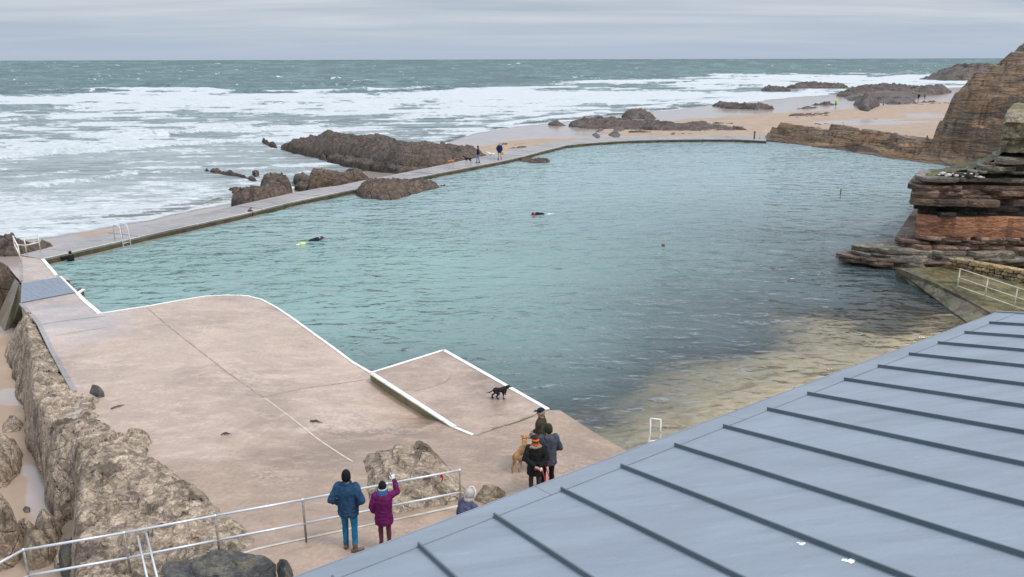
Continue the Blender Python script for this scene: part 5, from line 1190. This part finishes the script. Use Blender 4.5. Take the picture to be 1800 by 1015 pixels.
# ================================================================ PEOPLE AND DOGS
def V3(*a): return Vector(a)
TS = bpy.data.scenes.new('forming')
def _sph(bm, c, r, rot=None, u=12, v=8):
    m = Matrix.Translation(c)
    if rot is not None: m = m @ rot.to_matrix().to_4x4()
    s = r if hasattr(r, '__len__') else (r, r, r)
    bmesh.ops.create_uvsphere(bm, u_segments=u, v_segments=v, radius=1, matrix=m @ Matrix.Diagonal((*s, 1)))
def _cap(bm, a, b, r1, r2, n=12):
    a = Vector(a); b = Vector(b)
    _sph(bm, a, r1, None, n, 8); _sph(bm, b, r2, None, n, 8)
    if (b-a).length > 1e-4: tube_bm(bm, [a, b], [r1, r2], n)
def _loft(bm, rings, n=20):
    R = []
    for c, rx, ry in rings:
        R.append([bm.verts.new(Vector(c)+Vector((rx*math.cos(2*math.pi*k/n), ry*math.sin(2*math.pi*k/n), 0))) for k in range(n)])
    for a, b in zip(R, R[1:]):
        for k in range(n): bm.faces.new((a[k], a[(k+1) % n], b[(k+1) % n], b[k]))
    bm.faces.new(R[0][::-1]); bm.faces.new(R[-1])
def body(name, prims, mat, parent, voxel=.02, smooth=2, wrinkle=0, seed=0):
    bm = bmesh.new()
    for p in prims:
        if p[0] == 'c': _cap(bm, *p[1:])
        elif p[0] == 'e': _sph(bm, p[1], p[2], p[3] if len(p) > 3 else None)
        elif p[0] == 'l': _loft(bm, p[1])
    me = bpy.data.meshes.new('tmp'); bm.to_mesh(me); bm.free()
    o = bpy.data.objects.new('tmp', me); TS.collection.objects.link(o)
    m = o.modifiers.new('r', 'REMESH'); m.mode = 'VOXEL'; m.voxel_size = voxel; m.use_smooth_shade = True
    if smooth: s = o.modifiers.new('s', 'SMOOTH'); s.factor = .6; s.iterations = smooth
    
    with bpy.context.temp_override(scene=TS, view_layer=TS.view_layers[0]):
        dg = bpy.context.evaluated_depsgraph_get(); ev = o.evaluated_get(dg); new = bpy.data.meshes.new_from_object(ev)
    bpy.data.objects.remove(o); bpy.data.meshes.remove(me)
    if wrinkle:
        co = np.empty(len(new.vertices)*3); new.vertices.foreach_get('co', co); co = co.reshape(-1, 3)
        no = np.empty(len(new.vertices)*3); new.vertices.foreach_get('normal', no); no = no.reshape(-1, 3)
        w = fbm(co[:, 0]*7, co[:, 1]*7, co[:, 2]*13, 4, seed, ridged=True)
        co = co+no*(w*wrinkle)[:, None]; new.vertices.foreach_set('co', co.ravel())
    new.polygons.foreach_set('use_smooth', np.ones(len(new.polygons), bool))
    new.materials.clear(); new.materials.append(mat); new.name = name
    r = bpy.data.objects.new(name, new); COL.objects.link(r); r.parent = parent; return r
def hand_prims(w, d, up, s=1.0, pose='relaxed', side=1):
    """w wrist, d direction of the hand, up normal of the palm back"""
    d = d.normalized(); up = (up-d*up.dot(d)).normalized(); lat = d.cross(up)*side
    P_ = [('e', w+d*.045*s, (.04*s, .02*s, .048*s), d.to_track_quat('Z', 'Y')), ('c', w-d*.02, w+d*.07*s, .024*s, .028*s)]
    for i, (off, L) in enumerate(((-.03, .062), (-.010, .075), (.010, .070), (.028, .055))):
        b = w+d*.085*s+lat*off*s
        if pose == 'point' and i > 0: q = b+d*.02*s-up*.03*s; e = q-d*.03*s-up*.01*s
        elif pose == 'point': q = b+d*L*.6*s; e = q+d*L*.6*s
        elif pose == 'fist': q = b+d*.015*s-up*.03*s; e = q-d*.035*s
        else: q = b+d*L*.5*s-up*.008*s; e = q+d*L*.42*s-up*.022*s
        P_ += [('c', b, q, .0095*s, .009*s), ('c', q, e, .009*s, .0078*s)]
    t = w+d*.03*s-lat*.035*s; P_ += [('c', t, t+(d*.7-lat*.6)*.045*s, .012*s, .0105*s), ('c', t+(d*.7-lat*.6)*.045*s, t+(d*.95-lat*.5)*.07*s, .0105*s, .009*s)]
    return P_
def person(label, loc, rz, h, pose, o, near=True, group=None, tilt=None, z_off=0):
    s = h/1.75; t = empty('person', loc, rz); tag(t, label, 'person', group)
    if tilt: t.rotation_euler = (tilt[0], tilt[1], rz)
    k = lambda *a: Vector(a)*s
    lean = pose.get('lean', (0, 0)); 
    def L(x, y, z):   # torso lean about the hips
        dz = max(0, z-.95); return k(x+lean[0]*dz, y+lean[1]*dz, z)
    fl, fr_ = pose.get('feet', ((-.11, 0), (.11, .0)))
    ft = pose.get('toes', (-.15, .25))
    legs = []; boots = []
    vx = .02 if near else .035
    hipz = .93
    for sx, f, ta in ((-1, fl, ft[0]), (1, fr_, ft[1])):
        hip = k(sx*.09, 0, hipz); an = k(f[0], f[1], .085); kn = (hip+an)/2+k(0, .03+.12*abs(f[1]), 0.01)
        if pose.get('knee'): kn += k(0, pose['knee'], 0)
        legs.append((hip, kn, an, ta))
    # trousers
    tw = o.get('leg_w', 1.0)
    pr = [('l', [(L(0, .0, .84), .13*s, .10*s), (L(0, -.01, .93), .165*s, .118*s), (L(0, 0, 1.04), .155*s, .105*s)])]
    for hip, kn, an, ta in legs:
        pr += [('c', hip+k(0, 0, -.04), kn, .085*s*tw, .062*s*tw), ('c', kn, an+k(0, 0, .03), .062*s*tw, .052*s*tw)]
    if o.get('trousers'): body('trousers', pr, o['trousers'], t, vx*.85, 2, .011 if near else 0, 3)
    # boots
    for hip, kn, an, ta in legs:
        d = Vector((math.sin(ta), math.cos(ta), 0)); a0 = an+k(0, 0, -.01)
        bp = [('c', a0, a0+k(0, 0, .10), .05*s, .055*s), ('c', Vector((an.x, an.y, .045*s))-d*.045*s, Vector((an.x, an.y, .038*s))+d*.15*s, .045*s, .038*s), ('e', Vector((an.x, an.y, .018*s))+d*.05*s, (.045*s, .13*s, .02*s), Euler((0, 0, -ta)))]
        if o.get('boots'): body('boot', bp, o['boots'], t, vx*.7, 1)
    # arms
    sh = {-1: L(-.185, 0, 1.42), 1: L(.185, 0, 1.42)}
    el = pose.get('elbows', ((-.27, -.05, 1.13), (.27, -.05, 1.13))); wr = pose.get('wrists', ((-.23, .08, .90), (.23, .08, .90)))
    ab = pose.get('abs', (False, False))
    E = [L(*e) for e in el]; Wp = [L(*w) for w in wr]
    hands = pose.get('hands', ('relaxed', 'relaxed')); hu = pose.get('palm', ((-1, 0, 0), (1, 0, 0)))
    bulk = o.get('bulk', 1.0)
    # body: head, neck, trunk, limbs, hands in one surface
    hc = L(pose.get('head', (0, .0))[0], pose.get('head', (0, .0))[1]+.01, 1.635); yaw = pose.get('yaw', 0); nod = pose.get('nod', 0)
    RH = Euler((nod, 0, yaw)).to_matrix()
    def H(x, y, z): return hc+RH @ (Vector((x, y, z))*s)
    RE = Euler((nod, 0, yaw))
    pr = [('e', H(0, -.012, .02), (.076*s, .092*s, .100*s), RE), ('e', H(0, .028, -.045), (.056*s, .062*s, .062*s), RE), ('c', L(0, -.015, 1.44), H(0, -.02, -.05), .058*s, .052*s),
          ('e', H(0, .092, -.012), (.014*s, .022*s, .024*s), RE), ('c', H(0, .08, .02), H(0, .098, -.012), .008*s, .012*s), ('e', H(0, .084, -.055), (.026*s, .010*s, .009*s), RE), ('e', H(0, .070, -.092), (.026*s, .02*s, .018*s), RE),
          ('e', H(-.078, -.01, -.01), (.012*s, .022*s, .032*s), RE), ('e', H(.078, -.01, -.01), (.012*s, .022*s, .032*s), RE),
          ('l', [(L(0, 0, .90), .13*s, .09*s), (L(0, 0, 1.15), .12*s, .085*s), (L(0, 0, 1.38), .16*s, .095*s), (L(0, 0, 1.46), .07*s, .06*s)])]
    for hip, kn, an, ta in legs: pr += [('c', hip, kn, .07*s, .05*s), ('c', kn, an, .048*s, .036*s), ('c', Vector((an.x, an.y, .04*s)), Vector((an.x, an.y, .03*s))+Vector((math.sin(ta), math.cos(ta), 0))*.13*s, .033*s, .026*s)]
    for i, sx in enumerate((-1, 1)):
        pr += [('c', sh[sx], E[i], .045*s, .036*s), ('c', E[i], Wp[i], .036*s, .026*s)]
        pr += hand_prims(Wp[i], Wp[i]-E[i], Vector(hu[i]), s, hands[i], sx)
    if o.get('glove'):
        body('glove', hand_prims(Wp[1], Wp[1]-E[1], Vector(hu[1]), s*1.16, hands[1], 1), o['glove'], t, .0075, 1)
    body('body', pr, o.get('skin', M['skin']), t, .0105 if near else .03, 1)
    if near:
        for sx in (-1, 1):
            bm = bmesh.new(); _sph(bm, H(sx*.032, .074, .012), .011*s, None, 8, 6); bmo('eye', bm, M['eye'], t, True)
    # jacket
    if o.get('coat'):
        hem = o.get('hem', .80); b = bulk
        pr = [('l', [(L(0, 0, hem), .185*s*b, .135*s*b), (L(0, 0, hem+.06), .19*s*b, .14*s*b), (L(0, 0, 1.02), .178*s*b, .13*s*b), (L(0, 0, 1.15), .178*s*b, .128*s*b), (L(0, -.005, 1.30), .198*s*b, .135*s*b), (L(0, -.01, 1.40), .19*s*b, .12*s*b), (L(0, -.012, 1.47), .11*s*b, .085*s*b), (L(0, -.01, 1.50), .07*s*b, .065*s*b)])]
        for i, sx in enumerate((-1, 1)):
            pr += [('c', sh[sx]+k(-sx*.02, 0, 0), E[i], .078*s*b, .060*s*b), ('c', E[i], E[i]+(Wp[i]-E[i])*.93, .060*s*b, .046*s*b)]
        body('coat', pr, o['coat'], t, vx*.85, 2, .017 if near else 0, 7)
        if o.get('collar'):
            bm = bmesh.new(); c = L(0, -.015, 1.50); pts = [c+Vector((.085*s*math.cos(a), .075*s*math.sin(a), .012*math.sin(a*2))) for a in np.linspace(0, 2*math.pi, 15)]; tube_bm(bm, pts, .030*s, 8, False); bmo('collar', bm, o['collar'], t, True)
    if o.get('hood'):   # hood lying on the back
        body('hood', [('e', L(0, -.10, 1.42), (.11*s, .06*s, .10*s)), ('e', L(-.06, -.07, 1.46), (.06*s, .05*s, .06*s)), ('e', L(.06, -.07, 1.46), (.06*s, .05*s, .06*s))], o['hood'], t, .018, 2, .006, 9)
    if o.get('fur'):
        body('fur_trim', [('e', L(x_, y_, 1.475+z_), (.05*s, .04*s, .04*s)) for x_, y_, z_ in ((0, -.13, 0), (-.06, -.12, .005), (.06, -.12, .005), (-.11, -.07, 0), (.11, -.07, 0), (-.12, -.01, -.01), (.12, -.01, -.01))], o['fur'], t, .013, 0, .016, 11)
    if o.get('scarf'):
        for j, (m_, dz, r) in enumerate(o['scarf']):
            bm = bmesh.new(); c = L(0, -.01, 1.50+dz); pts = [c+Vector(((.088+.01*math.sin(3*a))*s*math.cos(a), (.085)*s*math.sin(a), .012*math.sin(a*2+j))) for a in np.linspace(0, 2*math.pi, 17)]; tube_bm(bm, pts, r*s, 8, False); bmo('scarf', bm, m_, t, True)
    hat = o.get('hat')
    if hat == 'beanie':
        for j, (m_, z0, z1, rr) in enumerate(o['hat_bands']):
            bm = bmesh.new(); rings = []
            for q in np.linspace(0, 1, 5):
                z = z0+(z1-z0)*q; r = rr*math.sqrt(max(0, 1-(max(0, z-.02)/.135)**2)) if z1 > .10 else rr
                rings.append((Vector((0, -.012*s, z*s)), max(.004, r*.088*s/.088), max(.004, r*1.12*s)))
            _loft(bm, [(c, a*1.0, b) for c, a, b in rings], 18)
            me_o = bmo('beanie' if j == 0 else 'hat_band', bm, m_, t, True); me_o.matrix_parent_inverse = Matrix.Identity(4); me_o.location = hc; me_o.rotation_euler = RE
        if o.get('bobble'):
            bm = bmesh.new(); _sph(bm, H(0, -.01, .15), .035*s); bmo('bobble', bm, o['bobble'], t, True)
    elif hat == 'cap':
        body('cap', [('e', H(0, -.012, .055), (.086*s, .102*s, .075*s), RE), ('e', H(0, .115, .052), (.06*s, .06*s, .010*s), RE)], o['hat_mat'], t, .009, 1)
    elif hat == 'hoodup':
        body('hood', [('e', H(0, -.02, .02), (.105*s, .115*s, .125*s), RE), ('e', H(0, -.02, -.11), (.10*s, .10*s, .07*s), RE)], o['hat_mat'], t, .016, 2, .006, 4)
        bm = bmesh.new(); pts = [H(.108*math.cos(a), .045+.02*math.sin(a), .02+.135*math.sin(a)) for a in np.linspace(-.6, math.pi+.6, 17)]; tube_bm(bm, pts, .018*s, 8); bmo('hood_trim', bm, o['trim'], t, True)
    if o.get('hair'):
        body('hair', [('e', H(0, -.03, .015), (.084*s, .088*s, .095*s), RE), ('e', H(0, -.05, -.04), (.07*s, .06*s, .06*s), RE)], o['hair'], t, .011, 1, .004, 5)
    return t
M['skin'] = simple('skin', (.48, .27, .19), .5, .08, 20); M['eye'] = simple('eye_dark', (.03, .025, .02), .2)
C = lambda n, c, f=.012: M.setdefault(n, cloth(n, c, fold=f))
blue_m = person('man in navy jacket and bright blue jeans with his back turned at the railing', tuple(P(617, 964, .99)), math.radians(-2), 1.84,
    dict(elbows=((-.31, -.10, 1.16), (.31, -.10, 1.16)), wrists=((-.20, .07, 1.00), (.20, .07, 1.00)), toes=(-.1, 1.15), feet=((-.10, .02), (.12, -.12)), yaw=.15, hands=('fist', 'fist')),
    dict(coat=C('navy_padded', (.022, .062, .125), .02), trousers=C('blue_jeans', (.012, .135, .26)), boots=simple('brown_boot', (.13, .085, .055)), hat='beanie', hat_bands=[(C('black_knit', (.008, .008, .010)), -.045, .135, .092)], hair=C('dark_hair', (.012, .010, .008)), collar=C('navy_collar', (.02, .055, .12)), hem=.78, bulk=1.10))
person('woman in magenta coat and blue snood raising a white gloved hand at the railing', tuple(P(678, 966, 1.0)), math.radians(3), 1.60,
    dict(elbows=((-.27, -.03, 1.14), (.32, .10, 1.44)), wrists=((-.24, .10, .95), (.245, .22, 1.68)), hands=('relaxed', 'point'), palm=((-1, 0, 0), (0, -1, 0)), feet=((-.09, 0), (.09, .03)), yaw=.1),
    dict(coat=C('magenta_coat', (.125, .010, .082), .02), trousers=C('dusky_leggings', (.11, .032, .05)), boots=simple('plum_boot', (.05, .012, .025)), hat='beanie', hat_bands=[(C('black_knit', (.008, .008, .010)), -.02, .14, .094), (C('white_knit', (.6, .6, .62)), -.05, -.01, .100)], scarf=[(C('blue_snood', (.02, .12, .30)), -.015, .048), (C('blue_snood', (.02, .12, .30)), .03, .036)], hood=C('magenta_hood', (.15, .02, .10)), glove=C('white_glove', (.75, .75, .78)), hem=.70, bulk=1.10, leg_w=.9))
g = P(818, 868, .92+1.66); g[2] = .92
person('person in slate purple jacket with cream hood up, half hidden by the roof edge', tuple(g), math.radians(-38), 1.66,
    dict(elbows=((-.27, .06, 1.12), (.27, .05, 1.12)), wrists=((-.12, .28, 1.05), (.12, .28, 1.05)), lean=(-.05, .25), nod=-.25, hands=('relaxed', 'relaxed')),
    dict(coat=C('slate_jacket', (.085, .09, .15)), trousers=C('dark_denim', (.02, .025, .04)), boots=M['timber'], hat='hoodup', hat_mat=C('cream_hood', (.45, .41, .38)), trim=C('cream_fur', (.72, .70, .66)), hem=.80, bulk=1.12))
g = P(951, 718, .74+1.78); g[2] = .74
person('man in olive jacket and peaked cap standing in profile, rearmost of the group of three', tuple(g), math.radians(78), 1.78,
    dict(elbows=((-.26, -.02, 1.13), (.25, .02, 1.13)), wrists=((-.18, .20, 1.02), (.18, .20, 1.0)), nod=-.12, yaw=.15),
    dict(coat=C('olive_jacket', (.048, .040, .026)), trousers=C('ink_trousers', (.015, .017, .03)), boots=M['timber'], hat='cap', hat_mat=C('navy_cap', (.012, .015, .03)), hair=C('grey_hair', (.30, .27, .24)), hem=.80, bulk=1.03))
g = P(964, 747, .80+1.80); g[2] = .80
person('man in slate grey coat and dark green beanie with his back turned', tuple(g), math.radians(14), 1.80,
    dict(elbows=((-.27, -.02, 1.13), (.29, -.02, 1.13)), wrists=((-.17, .16, 1.04), (.20, .14, 1.02)), hands=('fist', 'fist'), yaw=.3),
    dict(coat=C('slate_coat', (.062, .068, .095)), trousers=C('black_jeans', (.008, .009, .012)), boots=M['timber'], hat='beanie', hat_bands=[(C('green_knit', (.028, .035, .018)), -.05, .135, .096)], hair=C('dark_hair', (.012, .010, .008)), hood=C('slate_hood', (.07, .075, .10)), hem=.74, bulk=1.12))
g = P(941, 765, .80+1.64); g[2] = .80
lady = person('person in long black coat and striped red yellow green beanie holding a dog lead', tuple(g), math.radians(8), 1.62,
    dict(elbows=((-.29, -.10, 1.16), (.29, -.10, 1.16)), wrists=((-.05, -.20, .99), (.10, -.21, .97)), hands=('fist', 'fist'), palm=((0, -1, 0), (0, -1, 0)), yaw=.2, nod=-.1),
    dict(coat=C('black_coat', (.013, .014, .015)), trousers=C('charcoal_trousers', (.045, .042, .05)), boots=M['timber'], hat='beanie', hat_bands=[(C('dark_crown', (.03, .03, .03)), .055, .140, .094), (C('red_knit', (.5, .03, .02)), .028, .056, .0955), (C('yellow_knit', (.62, .42, .03)), -.002, .029, .0965), (C('red_knit', (.5, .03, .02)), -.022, -.001, .0955), (C('green_knit2', (.02, .06, .03)), -.05, -.021, .0975)], fur=C('tan_fur', (.30, .22, .15), .02), scarf=[(C('coral_scarf', (.6, .10, .05)), .02, .022)], hood=C('black_hood', (.012, .012, .013)), hem=.66, bulk=1.12))
lw = lady.matrix_basis @ Vector((.12, -.25, .90))
bm = bmesh.new(); q = [lw, lw+Vector((.06, -.02, -.25)), lw+Vector((.10, .0, -.60)), lw+Vector((.17, .10, -.70)), lw+Vector((.18, .08, -.3)), lw+Vector((.10, 0, .02))]
tube_bm(bm, q, .012, 6); lead = bmo('dog_lead', bm, simple('red_webbing', (.55, .02, .03)), None, True); tag(lead, 'looped red dog lead hanging from the hands behind the black coat', 'dog lead')
bm = bmesh.new(); _sph(bm, lw+Vector((-.02, -.03, -.03)), (.035, .02, .05)); o = bmo('waste_bag', bm, M['white'], None, True); tag(o, 'tiny white bag held behind the black coat', 'bag')
# --- dogs
def dog(label, loc, rz, h, length, mat, pose=None, near=True, shag=0, slim=1.0, ear=None, tail_up=0):
    t = empty('dog', loc, rz); tag(t, label, 'dog'); p = pose or {}
    s = h/.6; Ln = length/2; b = slim
    r = lambda *a: Vector(a)
    zt = h*.86
    pr = [('e', r(0, Ln*.42, zt-.10*s), (.105*s*b, .17*s, .135*s)), ('e', r(0, -.02, zt-.085*s), (.088*s*b, .22*s, .095*s)), ('e', r(0, -Ln*.52, zt-.09*s), (.092*s*b, .14*s, .11*s))]
    hd = Vector(p.get('head', (0, Ln*1.15, h*1.12))); nk = r(0, Ln*.62, zt-.03*s)
    pr += [('c', nk, hd, .075*s*b, .05*s)]
    yw = p.get('yaw', 0); fd = Vector((math.sin(yw), math.cos(yw), p.get('nod', -.25))).normalized(); sd_ = Vector((fd.y, -fd.x, 0)).normalized()
    pr += [('e', hd, (.058*s, .075*s, .058*s), fd.to_track_quat('Y', 'Z').to_euler()), ('c', hd+fd*.05*s, hd+fd*.14*s, .038*s, .024*s), ('e', hd+fd*.15*s+Vector((0, 0, .008)), (.014*s,)*3)]
    lift = p.get('lift', (0, 0, 0, 0)); fwd = p.get('fwd', (0, 0, 0, 0))
    for i, (sx, fy) in enumerate(((-1, 1), (1, 1), (-1, -1), (1, -1))):
        f = fwd[i]; z0 = lift[i]
        if fy > 0:
            a = r(sx*.06*s*b, Ln*.45, zt-.14*s); e = r(sx*.065*s*b, Ln*.40+f*.3, h*.50); w = r(sx*.065*s*b, Ln*.47+f*.8, h*.20+z0); c = r(sx*.065*s*b, Ln*.47+f, .03*s+z0*.9)
            if z0: c = w+Vector((0, -.05*s, -.10*s))
            pr += [('c', a, e, .055*s, .036*s), ('c', e, w, .034*s, .021*s), ('c', w, c, .021*s, .021*s), ('c', c, c+r(0, .045*s, -.008*s), .024*s, .019*s)]
        else:
            a = r(sx*.055*s*b, -Ln*.55, zt-.13*s); kn = r(sx*.075*s*b, -Ln*.42+f*.5, h*.48+z0*.5); hk = r(sx*.07*s*b, -Ln*.80+f*.7, h*.27+z0); c = r(sx*.07*s*b, -Ln*.74+f, .03*s+z0)
            pr += [('c', a, kn, .075*s, .05*s), ('c', kn, hk, .042*s, .024*s), ('c', hk, c, .022*s, .021*s), ('c', c, c+r(0, .05*s, -.008*s), .024*s, .02*s)]
    tb = r(0, -Ln*.80, zt-.06*s); tl = Vector(p.get('tail', (0, -.30, -.12)))*s
    pr += [('c', tb, tb+tl*.5+Vector((0, 0, -.02)), .026*s, .018*s), ('c', tb+tl*.5+Vector((0, 0, -.02)), tb+tl, .018*s, .010*s)]
    body('body', pr, mat, t, .012 if near else .03, 2, shag, 3)
    for sx in (-1, 1):
        body('ear', [('c', hd+sd_*sx*.045*s+Vector((0, 0, .03*s)), hd+sd_*sx*.065*s+Vector((0, 0, -.035*s))-fd*.01, .022*s, .016*s)], ear or mat, t, .009 if near else .02, 1)
        if near:
            bm = bmesh.new(); _sph(bm, hd+fd*.048*s+sd_*sx*.03*s+Vector((0, 0, .018*s)), .008*s, None, 6, 5); bmo('eye', bm, M['eye'], t, True)
    if near:
        bm = bmesh.new(); cc = nk.lerp(hd, .72); ax = (hd-nk).normalized(); u_ = ax.orthogonal().normalized(); w_ = ax.cross(u_)
        tube_bm(bm, [cc+(u_*math.cos(a)+w_*math.sin(a))*.062*s for a in np.linspace(0, 2*math.pi, 15)], .010*s, 6, False); bmo('collar', bm, M['red'], t, True)
    return t
FUR = lambda n, c: M.setdefault(n, cloth(n, c, .8, .02))
g = PD(915, 822); dog('slim golden tan dog standing in front of the striped beanie, seen from behind', tuple(g), math.radians(-24), .64, .84, FUR('golden_fur', (.42, .23, .10)), dict(head=(-.08, .44, .66), yaw=-1.0, nod=-.2, tail=(.03, -.05, -.32), fwd=(0, .05, -.06, .04)), slim=1.0)
g = P(879, 701, .60); dog('curly black dog trotting across the platform edge', tuple(g), math.radians(-80), .42, .50, FUR('black_fur', (.014, .012, .012)), dict(head=(0, .27, .40), nod=-.25, fwd=(.10, -.02, -.06, .10), lift=(.10, 0, 0, .0), tail=(0, -.36, -.14)), shag=.02, slim=1.45)
g = P(793, 291, WZ); dog('small orange brown dog trotting along the sea wall ahead of the others', tuple(g), math.radians(-86), .62, .80, FUR('orange_fur', (.45, .20, .09)), dict(fwd=(.08, -.08, .08, -.08)), near=False)
g = P(823, 287, WZ); dog('black dog walking on the sea wall beside the man in light jeans', tuple(g), math.radians(88), .66, .85, FUR('black_fur', (.014, .012, .012)), dict(fwd=(.08, -.08, .08, -.08)), near=False)
g = P(864, 279, WZ); dog('fluffy white dog on the sea wall between the two walkers', tuple(g), math.radians(84), .72, .95, FUR('white_fur', (.72, .68, .62)), dict(fwd=(.1, -.08, .08, -.08), head=(0, .5, .70)), near=False, slim=1.3)
# --- walkers on the wall
person('walker in dark jacket and pale jeans on the sea wall', tuple(P(840.5, 286.6, WZ)), math.radians(80), 1.80, dict(feet=((-.08, .12), (.08, -.12))), dict(coat=C('dark_jacket', (.02, .018, .03)), trousers=C('pale_jeans', (.14, .24, .34)), boots=M['timber'], hat='beanie', hat_bands=[(C('black_knit', (.008, .008, .010)), -.04, .13, .094)], hem=.85, bulk=1.1), near=False)
wb = person('walker in navy jacket and shorts carrying a yellow bag on the sea wall', tuple(P(878.5, 280.6, WZ)), math.radians(165), 1.82, dict(feet=((-.16, .02), (.16, 0)), elbows=((-.28, 0, 1.13), (.30, .12, 1.16))), dict(coat=C('navy_jacket', (.012, .028, .09)), boots=M['timber'], hair=C('dark_hair', (.012, .010, .008)), hem=.70, bulk=1.25), near=False)
w0 = Vector(P(883, 270, 1.1)); w0 = Vector(P(883.5, 269, WZ+.78)); bm = bmesh.new(); _sph(bm, w0, (.15, .10, .20)); o = bmo('yellow_bag', bm, simple('yellow_plastic', (.65, .40, .03)), None, True); tag(o, 'small yellow bag carried by the walker in navy on the sea wall', 'bag')
# --- beach walkers
def bz_(u, v): p = P(u, v, -.6); p[2] = float(sand_z(np.array([p[0]]), np.array([p[1]]))[0]); return tuple(p)
person('distant beach walker in fluorescent yellow top', bz_(1469, 186), 0, 1.9, {}, dict(coat=C('hi_vis', (.45, .85, .03)), trousers=C('black_jeans', (.008, .009, .012)), bulk=1.3), near=False)
person('distant dark clad beach walker near the cliff', bz_(1614, 177), 0, 1.9, {}, dict(coat=C('dark_jacket', (.02, .018, .03)), trousers=C('black_jeans', (.008, .009, .012)), bulk=1.2), near=False)
person('distant beach walker in olive beside the dark clad one', bz_(1625, 175), 0, 1.8, {}, dict(coat=C('olive2', (.16, .15, .05)), trousers=C('olive_jacket', (.048, .040, .026)), bulk=1.2), near=False)
# --- bathers
suit = C('wetsuit_black', (.010, .014, .016))
g = P(125, 459, 0); g[2] = -1.15
person('bather in black wetsuit resting an arm on the left corner of the sea wall', tuple(g), math.radians(70), 1.75, dict(elbows=((-.28, .25, 1.36), (.22, .20, 1.20)), wrists=((-.30, .55, 1.45), (.12, .42, 1.16)), nod=-.1), dict(coat=suit, trousers=suit, hair=C('dark_hair', (.012, .010, .008)), hem=.8, bulk=1.02))
g = P(441, 381, 0); g[2] = -1.02
person('bather in black top standing waist deep against the sea wall', tuple(g), math.radians(150), 1.75, dict(elbows=((-.30, .1, 1.2), (.30, .1, 1.2))), dict(coat=suit, trousers=suit, hair=C('dark_hair', (.012, .010, .008)), skin=simple('flushed_skin', (.5, .20, .15)), hem=.8, bulk=1.1), near=False)
g = P(530, 429, -.12)
sw = person('swimmer with grey cap and yellow tow float near the left of the pool', tuple(g), math.radians(-65), 1.7, dict(elbows=((-.40, .1, 1.5), (.30, .05, 1.2)), wrists=((-.25, .1, 1.85), (.2, .1, .95))), dict(coat=suit, trousers=suit, hat='beanie', hat_bands=[(C('grey_cap', (.06, .07, .09)), -.05, .125, .094)], hem=.85), near=False, tilt=(-1.35, 0, 0))
sw.location = P(522, 432, -.22)
bm = bmesh.new(); g = Vector(P(530.5, 427.5, .02)); _cap(bm, g+Vector((-.16, -.04, 0)), g+Vector((.14, .04, 0)), .05, .045); o = bmo('tow_float', bm, simple('fluorescent_yellow', (.62, .75, .02)), None, True); tag(o, 'fluorescent yellow tow float beside the left swimmer', 'float')
sw = person('swimmer in red cap doing front crawl in the middle of the pool', (0, 0, 0), math.radians(100), 1.75, dict(elbows=((-.40, .1, 1.5), (.30, .05, 1.2)), wrists=((-.25, .1, 1.85), (.2, .1, .95))), dict(coat=suit, trousers=suit, hat='beanie', hat_bands=[(C('red_cap', (.55, .03, .05)), -.05, .125, .10)], hem=.85), near=False, tilt=(-1.42, 0, 0))
sw.location = P(975, 380, -.17)

bpy.data.scenes.remove(TS)
